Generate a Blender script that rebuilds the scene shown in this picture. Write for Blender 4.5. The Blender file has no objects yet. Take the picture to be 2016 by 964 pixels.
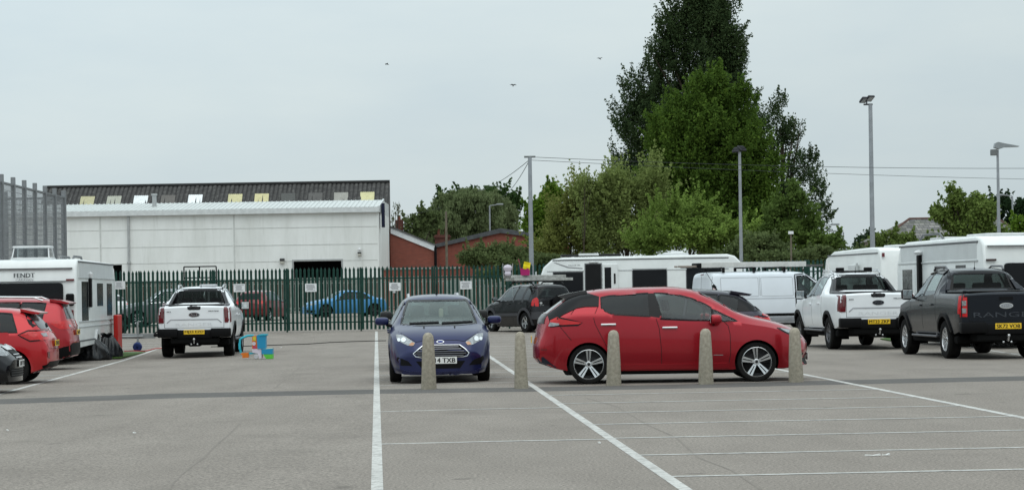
import bpy, bmesh, math, random
import numpy as np
from mathutils import Vector, Matrix
from mathutils.bvhtree import BVHTree
R = math.radians
random.seed(7)
rng = np.random.default_rng(7)
S = bpy.context.scene
COL = S.collection

# ---------------------------------------------------------------- camera, world, sun, exposure
F = 4480.0; HC = 1.52; ROLL = R(0.9)
cam = bpy.data.cameras.new('camera'); camo = bpy.data.objects.new('camera', cam); COL.objects.link(camo)
cam.sensor_width = 36; cam.lens = F/2016*36; cam.shift_y = 90/2016
cam.clip_start = 0.5; cam.clip_end = 5000
camo.matrix_world = Matrix.Translation((0, 0, HC)) @ Matrix.Rotation(R(90), 4, 'X') @ Matrix.Rotation(-ROLL, 4, 'Z')
S.camera = camo
SUN_EL = R(58); SUN_AZ = R(168)      # azimuth clockwise from +Y
w = bpy.data.worlds.new('World'); S.world = w; w.use_nodes = True
nt = w.node_tree; N = nt.nodes; LK = nt.links; N.clear()
out = N.new('ShaderNodeOutputWorld'); bg = N.new('ShaderNodeBackground'); bg.inputs['Strength'].default_value = 0.1
sky = N.new('ShaderNodeTexSky'); sky.sky_type = 'NISHITA'; sky.sun_disc = False
sky.sun_elevation = SUN_EL; sky.sun_rotation = SUN_AZ; sky.air_density = 1.0; sky.dust_density = 3.0
tc = N.new('ShaderNodeTexCoord'); sx = N.new('ShaderNodeSeparateXYZ'); LK.new(tc.outputs['Generated'], sx.inputs[0])
# overcast cloud sheet: brighter towards the zenith (CIE overcast), faint drifts, cooler to the right
mr = N.new('ShaderNodeMapRange'); mr.inputs['From Min'].default_value = 0; mr.inputs['From Max'].default_value = 1
mr.inputs['To Min'].default_value = 1.0; mr.inputs['To Max'].default_value = 2.5; LK.new(sx.outputs['Z'], mr.inputs['Value'])
mp = N.new('ShaderNodeMapping'); mp.inputs['Scale'].default_value = (3, 3, 11); LK.new(tc.outputs['Generated'], mp.inputs['Vector'])
nz = N.new('ShaderNodeTexNoise'); nz.inputs['Scale'].default_value = 1.6; nz.inputs['Detail'].default_value = 6; nz.inputs['Roughness'].default_value = .55
LK.new(mp.outputs[0], nz.inputs['Vector'])
nr = N.new('ShaderNodeMapRange'); nr.inputs['From Min'].default_value = .3; nr.inputs['From Max'].default_value = .7
LK.new(nz.outputs['Fac'], nr.inputs['Value'])
cm = N.new('ShaderNodeMix'); cm.data_type = 'RGBA'
cm.inputs['A'].default_value = (5.4, 6.35, 6.75, 1); cm.inputs['B'].default_value = (6.25, 7.05, 7.15, 1)
LK.new(nr.outputs[0], cm.inputs['Factor'])
vm = N.new('ShaderNodeVectorMath'); vm.operation = 'SCALE'; LK.new(cm.outputs['Result'], vm.inputs[0]); LK.new(mr.outputs[0], vm.inputs['Scale'])
xr = N.new('ShaderNodeMapRange'); xr.inputs['From Min'].default_value = -.22; xr.inputs['From Max'].default_value = .22
xr.inputs['To Min'].default_value = 1.03; xr.inputs['To Max'].default_value = .93; LK.new(sx.outputs['X'], xr.inputs['Value'])
vm2 = N.new('ShaderNodeVectorMath'); vm2.operation = 'SCALE'; LK.new(vm.outputs[0], vm2.inputs[0]); LK.new(xr.outputs[0], vm2.inputs['Scale'])
ms = N.new('ShaderNodeMix'); ms.data_type = 'RGBA'; ms.inputs['Factor'].default_value = .06
LK.new(vm2.outputs[0], ms.inputs['A']); LK.new(sky.outputs[0], ms.inputs['B'])
LK.new(ms.outputs['Result'], bg.inputs['Color']); LK.new(bg.outputs[0], out.inputs[0])
sl = bpy.data.lights.new('sun', 'SUN'); sl.energy = .7; sl.angle = R(60); sl.color = (1, .96, .9)
so = bpy.data.objects.new('sun', sl); COL.objects.link(so)
sd = Vector((math.sin(SUN_AZ)*math.cos(SUN_EL), math.cos(SUN_AZ)*math.cos(SUN_EL), math.sin(SUN_EL)))
so.rotation_euler = sd.to_track_quat('Z', 'Y').to_euler(); so.location = (0, -20, 60)
S.view_settings.view_transform = 'Standard'; S.view_settings.look = 'None'
S.view_settings.exposure = 0; S.view_settings.gamma = 1; S.view_settings.use_curve_mapping = False

# ---------------------------------------------------------------- survey helpers
CR, SR = math.cos(ROLL), math.sin(ROLL)
def gz(X, Y):
    t = min(max((Y-58)/66, 0), 1)
    l = min(max((-X-1)/11, 0), 1)
    return 0.28*t - 0.13*l*(1-min(max((Y-60)/30, 0), 1))
def uv(u, v):
    du, dv = u-1008, v-572
    return du*CR-dv*SR, du*SR+dv*CR
def G(u, v):                       # ground point seen at photo pixel
    a, b = uv(u, v); Y = HC*F/b; X = 0
    for _ in range(30):
        X = a*Y/F; Y = .5*Y+.5*(HC-gz(X, Y))*F/b
    return X, Y
def P(u, v, Y):                    # point at distance Y on that sight line
    a, b = uv(u, v); return Vector((a*Y/F, Y, HC-b*Y/F))

# ---------------------------------------------------------------- materials
def ramp(nt, fac, stops):
    r = nt.nodes.new('ShaderNodeValToRGB'); el = r.color_ramp.elements
    el[0].position, el[0].color = stops[0][0], (*stops[0][1], 1)
    el[1].position, el[1].color = stops[-1][0], (*stops[-1][1], 1)
    for p, c in stops[1:-1]:
        e = el.new(p); e.color = (*c, 1)
    nt.links.new(fac, r.inputs[0]); return r.outputs[0]
def noise(nt, scale, detail=4, rough=.6, vec=None, stretch=None):
    n = nt.nodes.new('ShaderNodeTexNoise'); n.inputs['Scale'].default_value = scale
    n.inputs['Detail'].default_value = detail; n.inputs['Roughness'].default_value = rough
    t = nt.nodes.new('ShaderNodeTexCoord'); src = t.outputs['Object']
    if stretch:
        m = nt.nodes.new('ShaderNodeMapping'); m.inputs['Scale'].default_value = stretch
        nt.links.new(src, m.inputs['Vector']); src = m.outputs[0]
    nt.links.new(src, n.inputs['Vector']); return n.outputs['Fac']
def mix(nt, f, a, b, mode='MIX'):
    m = nt.nodes.new('ShaderNodeMix'); m.data_type = 'RGBA'; m.blend_type = mode
    for s, v in (('Factor', f), ('A', a), ('B', b)):
        if hasattr(v, 'is_linked') or hasattr(v, 'links'): nt.links.new(v, m.inputs[s])
        elif isinstance(v, (int, float)): m.inputs[s].default_value = v
        else: m.inputs[s].default_value = (*v, 1)
    return m.outputs['Result']
MATS = {}
def base(name, col=(.5, .5, .5), rough=.6, metal=0, coat=0, spec=.5):
    m = bpy.data.materials.new(name); m.use_nodes = True; b = m.node_tree.nodes['Principled BSDF']
    b.inputs['Base Color'].default_value = (*col, 1); b.inputs['Roughness'].default_value = rough
    b.inputs['Metallic'].default_value = metal; b.inputs['Coat Weight'].default_value = coat
    b.inputs['Coat Roughness'].default_value = .04; b.inputs['Specular IOR Level'].default_value = spec
    return m, m.node_tree, b
def M(name, col=(.5, .5, .5), rough=.6, metal=0, coat=0, var=.12, scale=3, spec=.25, dirt=None, bump=0):
    """surface with a little procedural tone variation; dirt=(colour, amount) adds grime low down"""
    if name in MATS: return MATS[name]
    m, nt, b = base(name, col, rough, metal, coat, spec)
    f = noise(nt, scale, 5)
    c = ramp(nt, f, [(.3, tuple(x*(1-var) for x in col)), (.7, tuple(min(1, x*(1+var)) for x in col))])
    if dirt:
        t = nt.nodes.new('ShaderNodeTexCoord'); s = nt.nodes.new('ShaderNodeSeparateXYZ'); nt.links.new(t.outputs['Object'], s.inputs[0])
        mr = nt.nodes.new('ShaderNodeMapRange'); mr.inputs['From Min'].default_value = .95; mr.inputs['From Max'].default_value = .25
        mr.inputs['To Max'].default_value = dirt[1]; nt.links.new(s.outputs['Z'], mr.inputs['Value'])
        mu = nt.nodes.new('ShaderNodeMath'); mu.operation = 'MULTIPLY'
        n2 = ramp(nt, noise(nt, 2, 3, .5), [(.3, (.5, .5, .5)), (.7, (1, 1, 1))])
        nt.links.new(mr.outputs[0], mu.inputs[0]); nt.links.new(n2, mu.inputs[1])
        c = mix(nt, mu.outputs[0], c, dirt[0])
    nt.links.new(c, b.inputs['Base Color'])
    r = nt.nodes.new('ShaderNodeMapRange'); r.inputs['To Min'].default_value = max(.02, rough-.06); r.inputs['To Max'].default_value = min(1, rough+.08)
    if not coat: nt.links.new(noise(nt, scale*4, 3), r.inputs['Value']); nt.links.new(r.outputs[0], b.inputs['Roughness'])
    if bump:
        bp = nt.nodes.new('ShaderNodeBump'); bp.inputs['Strength'].default_value = bump; bp.inputs['Distance'].default_value = .02
        nt.links.new(noise(nt, scale*6, 4), bp.inputs['Height']); nt.links.new(bp.outputs[0], b.inputs['Normal'])
    MATS[name] = m; return m
def glass(name, tint=(.25, .3, .3), refl=1.0, gc=(.8, .85, .88)):
    if name in MATS: return MATS[name]
    m = bpy.data.materials.new(name); m.use_nodes = True; nt = m.node_tree; nt.nodes.clear()
    o = nt.nodes.new('ShaderNodeOutputMaterial'); t = nt.nodes.new('ShaderNodeBsdfTransparent'); t.inputs[0].default_value = (*tint, 1)
    g = nt.nodes.new('ShaderNodeBsdfGlossy'); g.inputs['Roughness'].default_value = .02
    g.inputs[0].default_value = (*gc, 1)
    fr = nt.nodes.new('ShaderNodeLayerWeight'); fr.inputs[0].default_value = .5
    pw = nt.nodes.new('ShaderNodeMath'); pw.operation = 'POWER'; pw.inputs[1].default_value = 3.5; nt.links.new(fr.outputs['Facing'], pw.inputs[0])
    mu = nt.nodes.new('ShaderNodeMath'); mu.operation = 'MULTIPLY_ADD'; mu.inputs[1].default_value = .8; mu.inputs[2].default_value = .018*refl; mu.use_clamp = True
    nt.links.new(pw.outputs[0], mu.inputs[0])
    mx = nt.nodes.new('ShaderNodeMixShader'); nt.links.new(mu.outputs[0], mx.inputs[0]); nt.links.new(t.outputs[0], mx.inputs[1]); nt.links.new(g.outputs[0], mx.inputs[2])
    nt.links.new(mx.outputs[0], o.inputs[0]); MATS[name] = m; return m
def paint(name, col, metal=.0, rough=.35, dirt=.12, coat=.5):
    return M(name, col, rough, metal, coat=coat, var=.03, scale=2, spec=.3, dirt=((.22, .2, .17), dirt))
def asphalt(name, c1, c2, grain=1.0, spec=.25):
    m, nt, b = base(name, c1, .92, spec=spec)
    big = noise(nt, .11, 5, .6); mid = noise(nt, .9, 5, .65, stretch=(1, .35, 1)); fine = noise(nt, 38, 3, .8)
    c = ramp(nt, big, [(.3, c1), (.7, c2)])
    c = mix(nt, ramp(nt, mid, [(.3, (0, 0, 0)), (.75, (1, 1, 1))]), c, tuple(x*.86 for x in c1))
    g = ramp(nt, fine, [(.3, (.42,)*3), (.5, (.98,)*3), (.7, (1.7,)*3)])
    c = mix(nt, grain, c, g, 'MULTIPLY')
    st = ramp(nt, noise(nt, .55, 4, .55), [(.58, (0,)*3), (.72, (.55,)*3)]); c = mix(nt, st, c, tuple(x*.72 for x in c1))
    st2 = ramp(nt, noise(nt, 1.7, 3, .5), [(.70, (0,)*3), (.74, (.7,)*3)]); c = mix(nt, st2, c, tuple(x*.55 for x in c1))
    chips = ramp(nt, noise(nt, 14, 2, .5), [(.70, (0,)*3), (.76, (1,)*3)])
    c = mix(nt, chips, c, tuple(x*.55 for x in c1))
    nt.links.new(c, b.inputs['Base Color'])
    bp = nt.nodes.new('ShaderNodeBump'); bp.inputs['Strength'].default_value = .5; bp.inputs['Distance'].default_value = .01
    nt.links.new(fine, bp.inputs['Height']); nt.links.new(bp.outputs[0], b.inputs['Normal']); MATS[name] = m; return m
def leafmat(name, c1, c2):
    m, nt, b = base(name, c1, .75, spec=.08)
    g = nt.nodes.new('ShaderNodeNewGeometry')
    c = ramp(nt, g.outputs['Random Per Island'], [(0, c1), (.85, c2), (1, tuple(min(1, x*1.35) for x in c2))])
    c = mix(nt, ramp(nt, noise(nt, .35, 4), [(.35, (0,)*3), (.65, (.6,)*3)]), c, tuple(x*.75 for x in c1))
    nt.links.new(c, b.inputs['Base Color'])
    tr = nt.nodes.new('ShaderNodeBsdfTranslucent'); nt.links.new(c, tr.inputs[0])
    mx = nt.nodes.new('ShaderNodeMixShader'); mx.inputs[0].default_value = .42
    o = nt.nodes['Material Output']; nt.links.new(b.outputs[0], mx.inputs[1]); nt.links.new(tr.outputs[0], mx.inputs[2]); nt.links.new(mx.outputs[0], o.inputs[0])
    MATS[name] = m; return m

# ---------------------------------------------------------------- mesh helpers
def mk(name, verts, faces, mat, parent=None, smooth=False, sharp=None):
    me = bpy.data.meshes.new(name); me.from_pydata([tuple(v) for v in verts], [], faces); me.update()
    me.materials.append(mat)
    if smooth:
        me.polygons.foreach_set('use_smooth', [True]*len(me.polygons))
        if sharp: me.set_sharp_from_angle(angle=R(sharp))
    o = bpy.data.objects.new(name, me); COL.objects.link(o); o.parent = parent; return o
def from_bm(name, bm, mat, parent=None, smooth=True, sharp=40):
    me = bpy.data.meshes.new(name); bm.to_mesh(me); bm.free(); me.materials.append(mat)
    if smooth:
        me.polygons.foreach_set('use_smooth', [True]*len(me.polygons)); me.set_sharp_from_angle(angle=R(sharp))
    o = bpy.data.objects.new(name, me); COL.objects.link(o); o.parent = parent; return o
class MB:
    def __init__(s): s.v = []; s.f = []
    def add(s, vs, fs, T=None):
        n = len(s.v); s.v += [tuple(T @ Vector(v)) if T else tuple(v) for v in vs]; s.f += [tuple(i+n for i in f) for f in fs]; return s
    def box(s, a, b, T=None):
        x0, y0, z0 = a; x1, y1, z1 = b
        return s.add([(x0,y0,z0),(x1,y0,z0),(x1,y1,z0),(x0,y1,z0),(x0,y0,z1),(x1,y0,z1),(x1,y1,z1),(x0,y1,z1)],
                     [(3,2,1,0),(4,5,6,7),(0,1,5,4),(1,2,6,5),(2,3,7,6),(3,0,4,7)], T)
    def rbox(s, a, b, r=.02, T=None):           # box with chamfered vertical and horizontal edges
        bm = bmesh.new(); bmesh.ops.create_cube(bm, size=1)
        for v in bm.verts: v.co = Vector(((a[0]+b[0])/2+v.co.x*(b[0]-a[0]), (a[1]+b[1])/2+v.co.y*(b[1]-a[1]), (a[2]+b[2])/2+v.co.z*(b[2]-a[2])))
        bmesh.ops.bevel(bm, geom=bm.edges[:], offset=r, segments=2, profile=.5, affect='EDGES')
        return s.bm(bm, T)
    def bm(s, bm, T=None):
        bm.verts.ensure_lookup_table(); bm.verts.index_update()
        s.add([v.co.copy() for v in bm.verts], [tuple(v.index for v in f.verts) for f in bm.faces], T); bm.free(); return s
    def tube(s, pts, r, n=8, cap=True, r2=None):
        pts = [Vector(p) for p in pts]; rings = []; base = len(s.v); m = len(pts)
        for i, p in enumerate(pts):
            d = (pts[min(i+1, m-1)]-pts[max(i-1, 0)]).normalized()
            u = d.orthogonal().normalized() if i == 0 else (pu - d*pu.dot(d)).normalized()
            pu = u; w_ = d.cross(u); rr = r if r2 is None else r+(r2-r)*i/(m-1)
            for k in range(n):
                a = 2*math.pi*k/n; s.v.append(tuple(p+u*math.cos(a)*rr+w_*math.sin(a)*rr))
        for i in range(m-1):
            for k in range(n):
                a = base+i*n+k; b = base+i*n+(k+1) % n; s.f.append((a, b, b+n, a+n))
        if cap: s.f.append(tuple(base+k for k in range(n))[::-1]); s.f.append(tuple(base+(m-1)*n+k for k in range(n)))
        return s
    def lathe(s, prof, n=24, T=None):           # profile (r,z) about z
        vs = []; fs = []
        for r, z in prof:
            for k in range(n):
                a = 2*math.pi*k/n; vs.append((r*math.cos(a), r*math.sin(a), z))
        for i in range(len(prof)-1):
            for k in range(n):
                a = i*n+k; b = i*n+(k+1) % n; fs.append((a, b, b+n, a+n))
        return s.add(vs, fs, T)
    def prism(s, poly, fn0, fn1):               # polygon in 2-D, mapped by two functions into the two end faces
        n = len(poly); vs = [fn0(*p) for p in poly]+[fn1(*p) for p in poly]
        fs = [tuple(range(n))[::-1], tuple(range(n, 2*n))]+[(i, (i+1) % n, n+(i+1) % n, n+i) for i in range(n)]
        return s.add(vs, fs)
    def out(s, name, mat, parent=None, smooth=False, sharp=35): return mk(name, s.v, s.f, mat, parent, smooth, sharp)
def thing(name, label, cat, loc=(0, 0, 0), rz=0, group=None):
    o = bpy.data.objects.new(name, None); COL.objects.link(o); o.empty_display_size = .3
    o.location = loc; o.rotation_euler = (0, 0, rz); o['label'] = label; o['category'] = cat
    if group: o['group'] = group
    return o
def tag(o, label, cat, group=None, kind=None):
    o['label'] = label; o['category'] = cat
    if group: o['group'] = group
    o['kind'] = kind or 'thing'
    return o
def struct(o): o['kind'] = 'structure'; return o
def lab(o, s): o['label'] = s; return o

_txt = {}
def text2d(s, size=1.0, align='CENTER'):
    if s not in _txt:
        c = bpy.data.curves.new('t', 'FONT'); c.body = s; c.align_x = 'CENTER'; c.align_y = 'CENTER'; c.size = 1; c.resolution_u = 2
        o = bpy.data.objects.new('t', c); COL.objects.link(o); bpy.context.view_layer.update()
        me = bpy.data.meshes.new_from_object(o.evaluated_get(bpy.context.evaluated_depsgraph_get()))
        _txt[s] = ([tuple(v.co) for v in me.vertices], [tuple(p.vertices) for p in me.polygons])
        bpy.data.objects.remove(o); bpy.data.curves.remove(c); bpy.data.meshes.remove(me)
    v, f = _txt[s]; xs = [p[0] for p in v]; ys = [p[1] for p in v]
    return v, f, max(xs)-min(xs), max(ys)-min(ys), (max(xs)+min(xs))/2, (max(ys)+min(ys))/2
def lettering(name, s, width, height, fn, mat, parent, bold=0):
    """fn(a,b)->3D point for a to the right, b up, centred"""
    v, f, w_, h_, cx, cy = text2d(s); mb = MB()
    for dx in ((0,) if not bold else (-bold, bold)):
        mb.add([fn((p[0]-cx)/w_*width+dx, (p[1]-cy)/h_*height) for p in v], f)
    return mb.out(name, mat, parent)

# ---------------------------------------------------------------- vehicle bodies
def pchip(pts):
    x = np.array([p[0] for p in pts], float); y = np.array([p[1] for p in pts], float)
    h = np.diff(x); d = np.diff(y)/h; m = np.zeros(len(x))
    for i in range(1, len(x)-1):
        if d[i-1]*d[i] > 0:
            w1 = 2*h[i]+h[i-1]; w2 = h[i]+2*h[i-1]; m[i] = (w1+w2)/(w1/d[i-1]+w2/d[i])
    m[0] = d[0]; m[-1] = d[-1]
    def f(t):
        t = min(max(t, x[0]), x[-1]); i = min(max(int(np.searchsorted(x, t))-1, 0), len(x)-2)
        s = (t-x[i])/h[i]
        return (2*s**3-3*s**2+1)*y[i]+(s**3-2*s**2+s)*h[i]*m[i]+(-2*s**3+3*s**2)*y[i+1]+(s**3-s**2)*h[i]*m[i+1]
    return f
def lin(pts):
    xs = [p[0] for p in pts]; ys = [p[1] for p in pts]
    return lambda t: float(np.interp(t, xs, ys))
def inpoly(x, y, poly):
    c = False; n = len(poly); j = n-1
    for i in range(n):
        xi, yi = poly[i]; xj, yj = poly[j]
        if (yi > y) != (yj > y) and x < (xj-xi)*(y-yi)/(yj-yi+1e-12)+xi: c = not c
        j = i
    return c
def nearpoly(x, y, poly):
    best = None; n = len(poly)
    for i in range(n):
        ax, ay = poly[i]; bx, by = poly[(i+1) % n]; dx, dy = bx-ax, by-ay
        t = max(0, min(1, ((x-ax)*dx+(y-ay)*dy)/(dx*dx+dy*dy+1e-12))); px, py = ax+t*dx, ay+t*dy
        d = (px-x)**2+(py-y)**2
        if best is None or d < best[0]: best = (d, px, py)
    return best
def rnd(poly, r=.3, n=3):            # soften polygon corners
    o = []; m = len(poly)
    for i in range(m):
        p0 = Vector((*poly[i-1], 0)); p = Vector((*poly[i], 0)); p1 = Vector((*poly[(i+1) % m], 0))
        e = min((p-p0).length, (p1-p).length)*r; a = p+(p0-p).normalized()*e; b = p+(p1-p).normalized()*e
        for k in range(n+1):
            t = k/n; q = a*(1-t)**2+p*2*t*(1-t)+b*t*t; o.append((q.x, q.y))
    return o
class Hull:
    def __init__(s, spec, root, mat):
        s.sp = spec; s.root = root; s.mat = mat; L = spec['L']; s.L = L; s.W = spec['W']
        zt, zb, zs, pw = pchip(spec['top']), lin(spec['bot']), pchip(spec['belt']), pchip(spec['plan'])
        s.zt, s.zb, s.zs, s.pw = zt, zb, zs, pw
        rw = spec['roofw']; crown = spec.get('crown', .05); hroof = spec['cabin']; fil = spec.get('fillet', .35); tuck = spec.get('tuck', .07)
        wst = spec.get('waist', .97)
        lowr = lin(spec.get('lowr', [(0, .8), (1, .8)])); nose, tail = lin(spec['nose']), lin(spec['tail']); nb, tb = spec.get('nbow', .25), spec.get('tbow', .12)
        lf, lr = spec.get('nfade', .9), spec.get('tfade', .5)
        n = spec.get('n', 110); xs = [L*(.55*t+.45*(.5-.5*math.cos(math.pi*t))) for t in [i/n for i in range(n+1)]]
        rings = []
        for x in xs:
            p = pw(x)*s.W/2; b, t, z1 = zb(x), zt(x), min(zs(x), zt(x)-.03); h = z1-b
            half = [(0, b), (p*.5, b), (p*.85, b), (p*.93, b+.01)]
            for k in range(1, 13):
                q = k/12; z = b+.03+(h-.03)*q
                y = p*(1-tuck*(1-min(q/.45, 1))**2-(1-wst)*max(0, (q-.6)/.4)**1.6)
                half.append((y, z))
            hg = t-z1; tt = min(max((hg-.12)/(hroof-.12), 0), 1); tt = tt*tt*(3-2*tt)
            yr = p*(lowr(x)*(1-tt)+rw*tt); cr = min(crown+.0*tt, hg*.55)
            P0 = Vector((p*wst, z1)); C = Vector((yr, t-cr)); T = Vector((0, t)); e = min((C-P0).length, yr)*fil
            A = C+(P0-C).normalized()*e; zB = t-cr*((yr-e)/yr)**2; B = Vector((yr-e, zB))
            for k in range(1, 7): q = P0.lerp(A, k/7); half.append((q.x+.012*math.sin(math.pi*k/7)*tt, q.y))
            for k in range(0, 6):
                q = k/5; v = A*(1-q)**2+C*2*q*(1-q)+B*q*q; half.append((v.x, v.y))
            for k in range(1, 7):
                y = (yr-e)*(1-k/6); half.append((y, t-cr*(y/yr)**2))
            rings.append(half)
        K = len(rings[0]); bm = bmesh.new(); grid = []
        def deform(x, y, z):
            a = max(0, 1-(L-x)/lf); b_ = max(0, 1-x/lr); ya = abs(y)/(s.W/2)
            return x-a*a*(nose(z)+nb*ya**2.4)+b_*b_*(tail(z)+tb*ya**2.4)
        for x, half in zip(xs, rings):
            ring = half+[(-y, z) for y, z in half[-2:0:-1]]
            grid.append([bm.verts.new((deform(x, y, z), y, z)) for y, z in ring])
        m = len(grid[0])
        for i in range(n):
            for k in range(m):
                a, b_, c, d = grid[i][k], grid[i][(k+1) % m], grid[i+1][(k+1) % m], grid[i+1][k]
                bm.faces.new((a, d, c, b_))
        for end, x in ((0, 0), (n, L)):
            half = rings[end]; rows = []
            for k, (y, z) in enumerate(half):
                rows.append([bm.verts.new((deform(x, y*(1-j/6), z), y*(1-j/6), z)) for j in range(13)])
            for k in range(K-1):
                for j in range(12):
                    q = (rows[k][j], rows[k+1][j], rows[k+1][j+1], rows[k][j+1]); bm.faces.new(q if end == 0 else q[::-1])
        bmesh.ops.remove_doubles(bm, verts=bm.verts, dist=2e-4); bmesh.ops.dissolve_degenerate(bm, edges=bm.edges, dist=1e-4)
        bmesh.ops.recalc_face_normals(bm, faces=bm.faces)
        s.bm = bm; s.bvh = BVHTree.FromBMesh(bm)
    AX = {'side': lambda s, a, b, sg: (Vector((a, 3*sg, b)), Vector((0, -sg, 0))),
          'front': lambda s, a, b, sg: (Vector((s.L+2, a, b)), Vector((-1, 0, 0))),
          'rear': lambda s, a, b, sg: (Vector((-2, a, b)), Vector((1, 0, 0))),
          'top': lambda s, a, b, sg: (Vector((a, b, 4)), Vector((0, 0, -1)))}
    def hit(s, ax, a, b, sg=1, off=0):
        o, d = Hull.AX[ax](s, a, b, sg); loc, nn, i, ds = s.bvh.ray_cast(o, d)
        k_ = 0
        while loc is None and k_ < 24:
            k_ += 1
            if ax in ('front', 'rear'): a *= .985
            else: a += (.012 if a < s.L/2 else -.012)
            o, d = Hull.AX[ax](s, a, b, sg); loc, nn, i, ds = s.bvh.ray_cast(o, d)
        if loc is None:
            p = Vector(o); 
            for k in range(3):
                if abs(d[k]) > .5: p[k] = (s.L if ax == 'front' else 0) if k == 0 else (s.W/2*sg if k == 1 else 1)
            loc, nn, i, ds = s.bvh.find_nearest(p)
        if nn.dot(d) > 0: nn = -nn
        return loc+nn*off, nn
    def clamp(s, poly, m=None):
        m = s.sp.get('clampm', .05) if m is None else m
        c = s.sp.get('crown', .05)
        return [(x, min(z, s.zt(x)-c-m)) for x, z in poly]
    def cut(s, poly, ax, cond, snap=True):
        pr = {'side': lambda c: (c.x, c.z), 'front': lambda c: (c.y, c.z), 'rear': lambda c: (c.y, c.z), 'top': lambda c: (c.x, c.y)}[ax]
        dl = [f for f in s.bm.faces if cond(f.calc_center_median(), f.normal) and inpoly(*pr(f.calc_center_median()), poly)]
        bmesh.ops.delete(s.bm, geom=dl, context='FACES')
        if snap:
            for v in s.bm.verts:
                if v.is_boundary:
                    d, px, py = nearpoly(*pr(v.co), poly)
                    if 1e-9 < d < .05**2 and cond(v.co, v.normal):
                        if ax == 'side': v.co = Vector((px, v.co.y, py))
                        elif ax in ('front', 'rear'): v.co = Vector((v.co.x, px, py))
                        else: v.co = Vector((px, py, v.co.z))
    def panel(s, name, poly, ax, mat, sg=1, off=.004, step=.07, parent=None, skirt=True, mirror=False):
        if mirror:
            r = None
            for g in (1, -1):
                pp = poly if ax == 'side' else ([(a*g, b) for a, b in poly] if ax != 'top' else [(a, b*g) for a, b in poly])
                r = s.panel(name, pp, ax, mat, g, off, step, parent, skirt)
            return r
        bm = bmesh.new(); f = bm.faces.new([bm.verts.new((a, b, 0)) for a, b in poly])
        bmesh.ops.triangulate(bm, faces=bm.faces[:])
        for k in (0, 1):
            lo = min(p[k] for p in poly); hi = max(p[k] for p in poly); c = lo+step
            while c < hi:
                no = [0, 0, 0]; no[k] = 1; co = [0, 0, 0]; co[k] = c
                bmesh.ops.bisect_plane(bm, geom=bm.verts[:]+bm.edges[:]+bm.faces[:], plane_co=co, plane_no=no, dist=1e-5); c += step
        nm = {}
        for v in bm.verts:
            p, nn = s.hit(ax, v.co.x, v.co.y, sg, off); nm[v] = nn; v.co = p
        if skirt and off > .001:
            bd = [e for e in bm.edges if e.is_boundary]; ns = {}
            for e in bd:
                for v in e.verts:
                    if v not in ns: ns[v] = bm.verts.new(v.co-nm[v]*(off+.006))
            for e in bd:
                a, b = e.verts; bm.faces.new((a, b, ns[b], ns[a]))
        bmesh.ops.recalc_face_normals(bm, faces=bm.faces); sc_ = 0
        for v, nn in nm.items():
            for f in v.link_faces: sc_ += f.normal.dot(nn)
        if sc_ < 0: bmesh.ops.reverse_faces(bm, faces=bm.faces)
        return from_bm(name, bm, mat, parent or s.root, True, 50)
    def strip(s, name, pts, width, ax, mat, sg=1, off=.004, closed=False, parent=None, step=.05, mirror=False, mb=None):
        if mirror:
            for g in (1, -1):
                pp = pts if ax == 'side' else ([(a*g, b) for a, b in pts] if ax != 'top' else [(a, b*g) for a, b in pts])
                r = s.strip(name, pp, width, ax, mat, g, off, closed, parent, step, False, mb)
            return r
        q = [Vector(p) for p in pts]
        if closed: q.append(q[0].copy())
        d = [q[0]]
        for a, b in zip(q, q[1:]):
            k = max(1, int((b-a).length/step))
            for i in range(1, k+1): d.append(a.lerp(b, i/k))
        vs = []; fs = []; m = len(d)
        for i, p in enumerate(d):
            a = d[i-1] if i > 0 else (d[-2] if closed else d[0]); b = d[i+1] if i < m-1 else (d[1] if closed else d[-1])
            t = (b-a); t = t.normalized() if t.length > 1e-9 else Vector((1, 0)); nn = Vector((-t.y, t.x))*width/2
            w0, n0 = s.hit(ax, *(p-nn), sg, off); w1, n1 = s.hit(ax, *(p+nn), sg, off)
            vs += [w0-n0*(off+.003), w0, w1, w1-n1*(off+.003)]
        for i in range(m-1):
            o = i*4
            for k in range(3): fs.append((o+k, o+k+1, o+k+5, o+k+4))
        if mb is not None: mb.add(vs, fs); return None
        return mk(name, vs, fs, mat, parent or s.root, True, 40)
    def finish(s, name='body'):
        return from_bm(name, s.bm, s.mat, s.root, True, 38)
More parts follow.
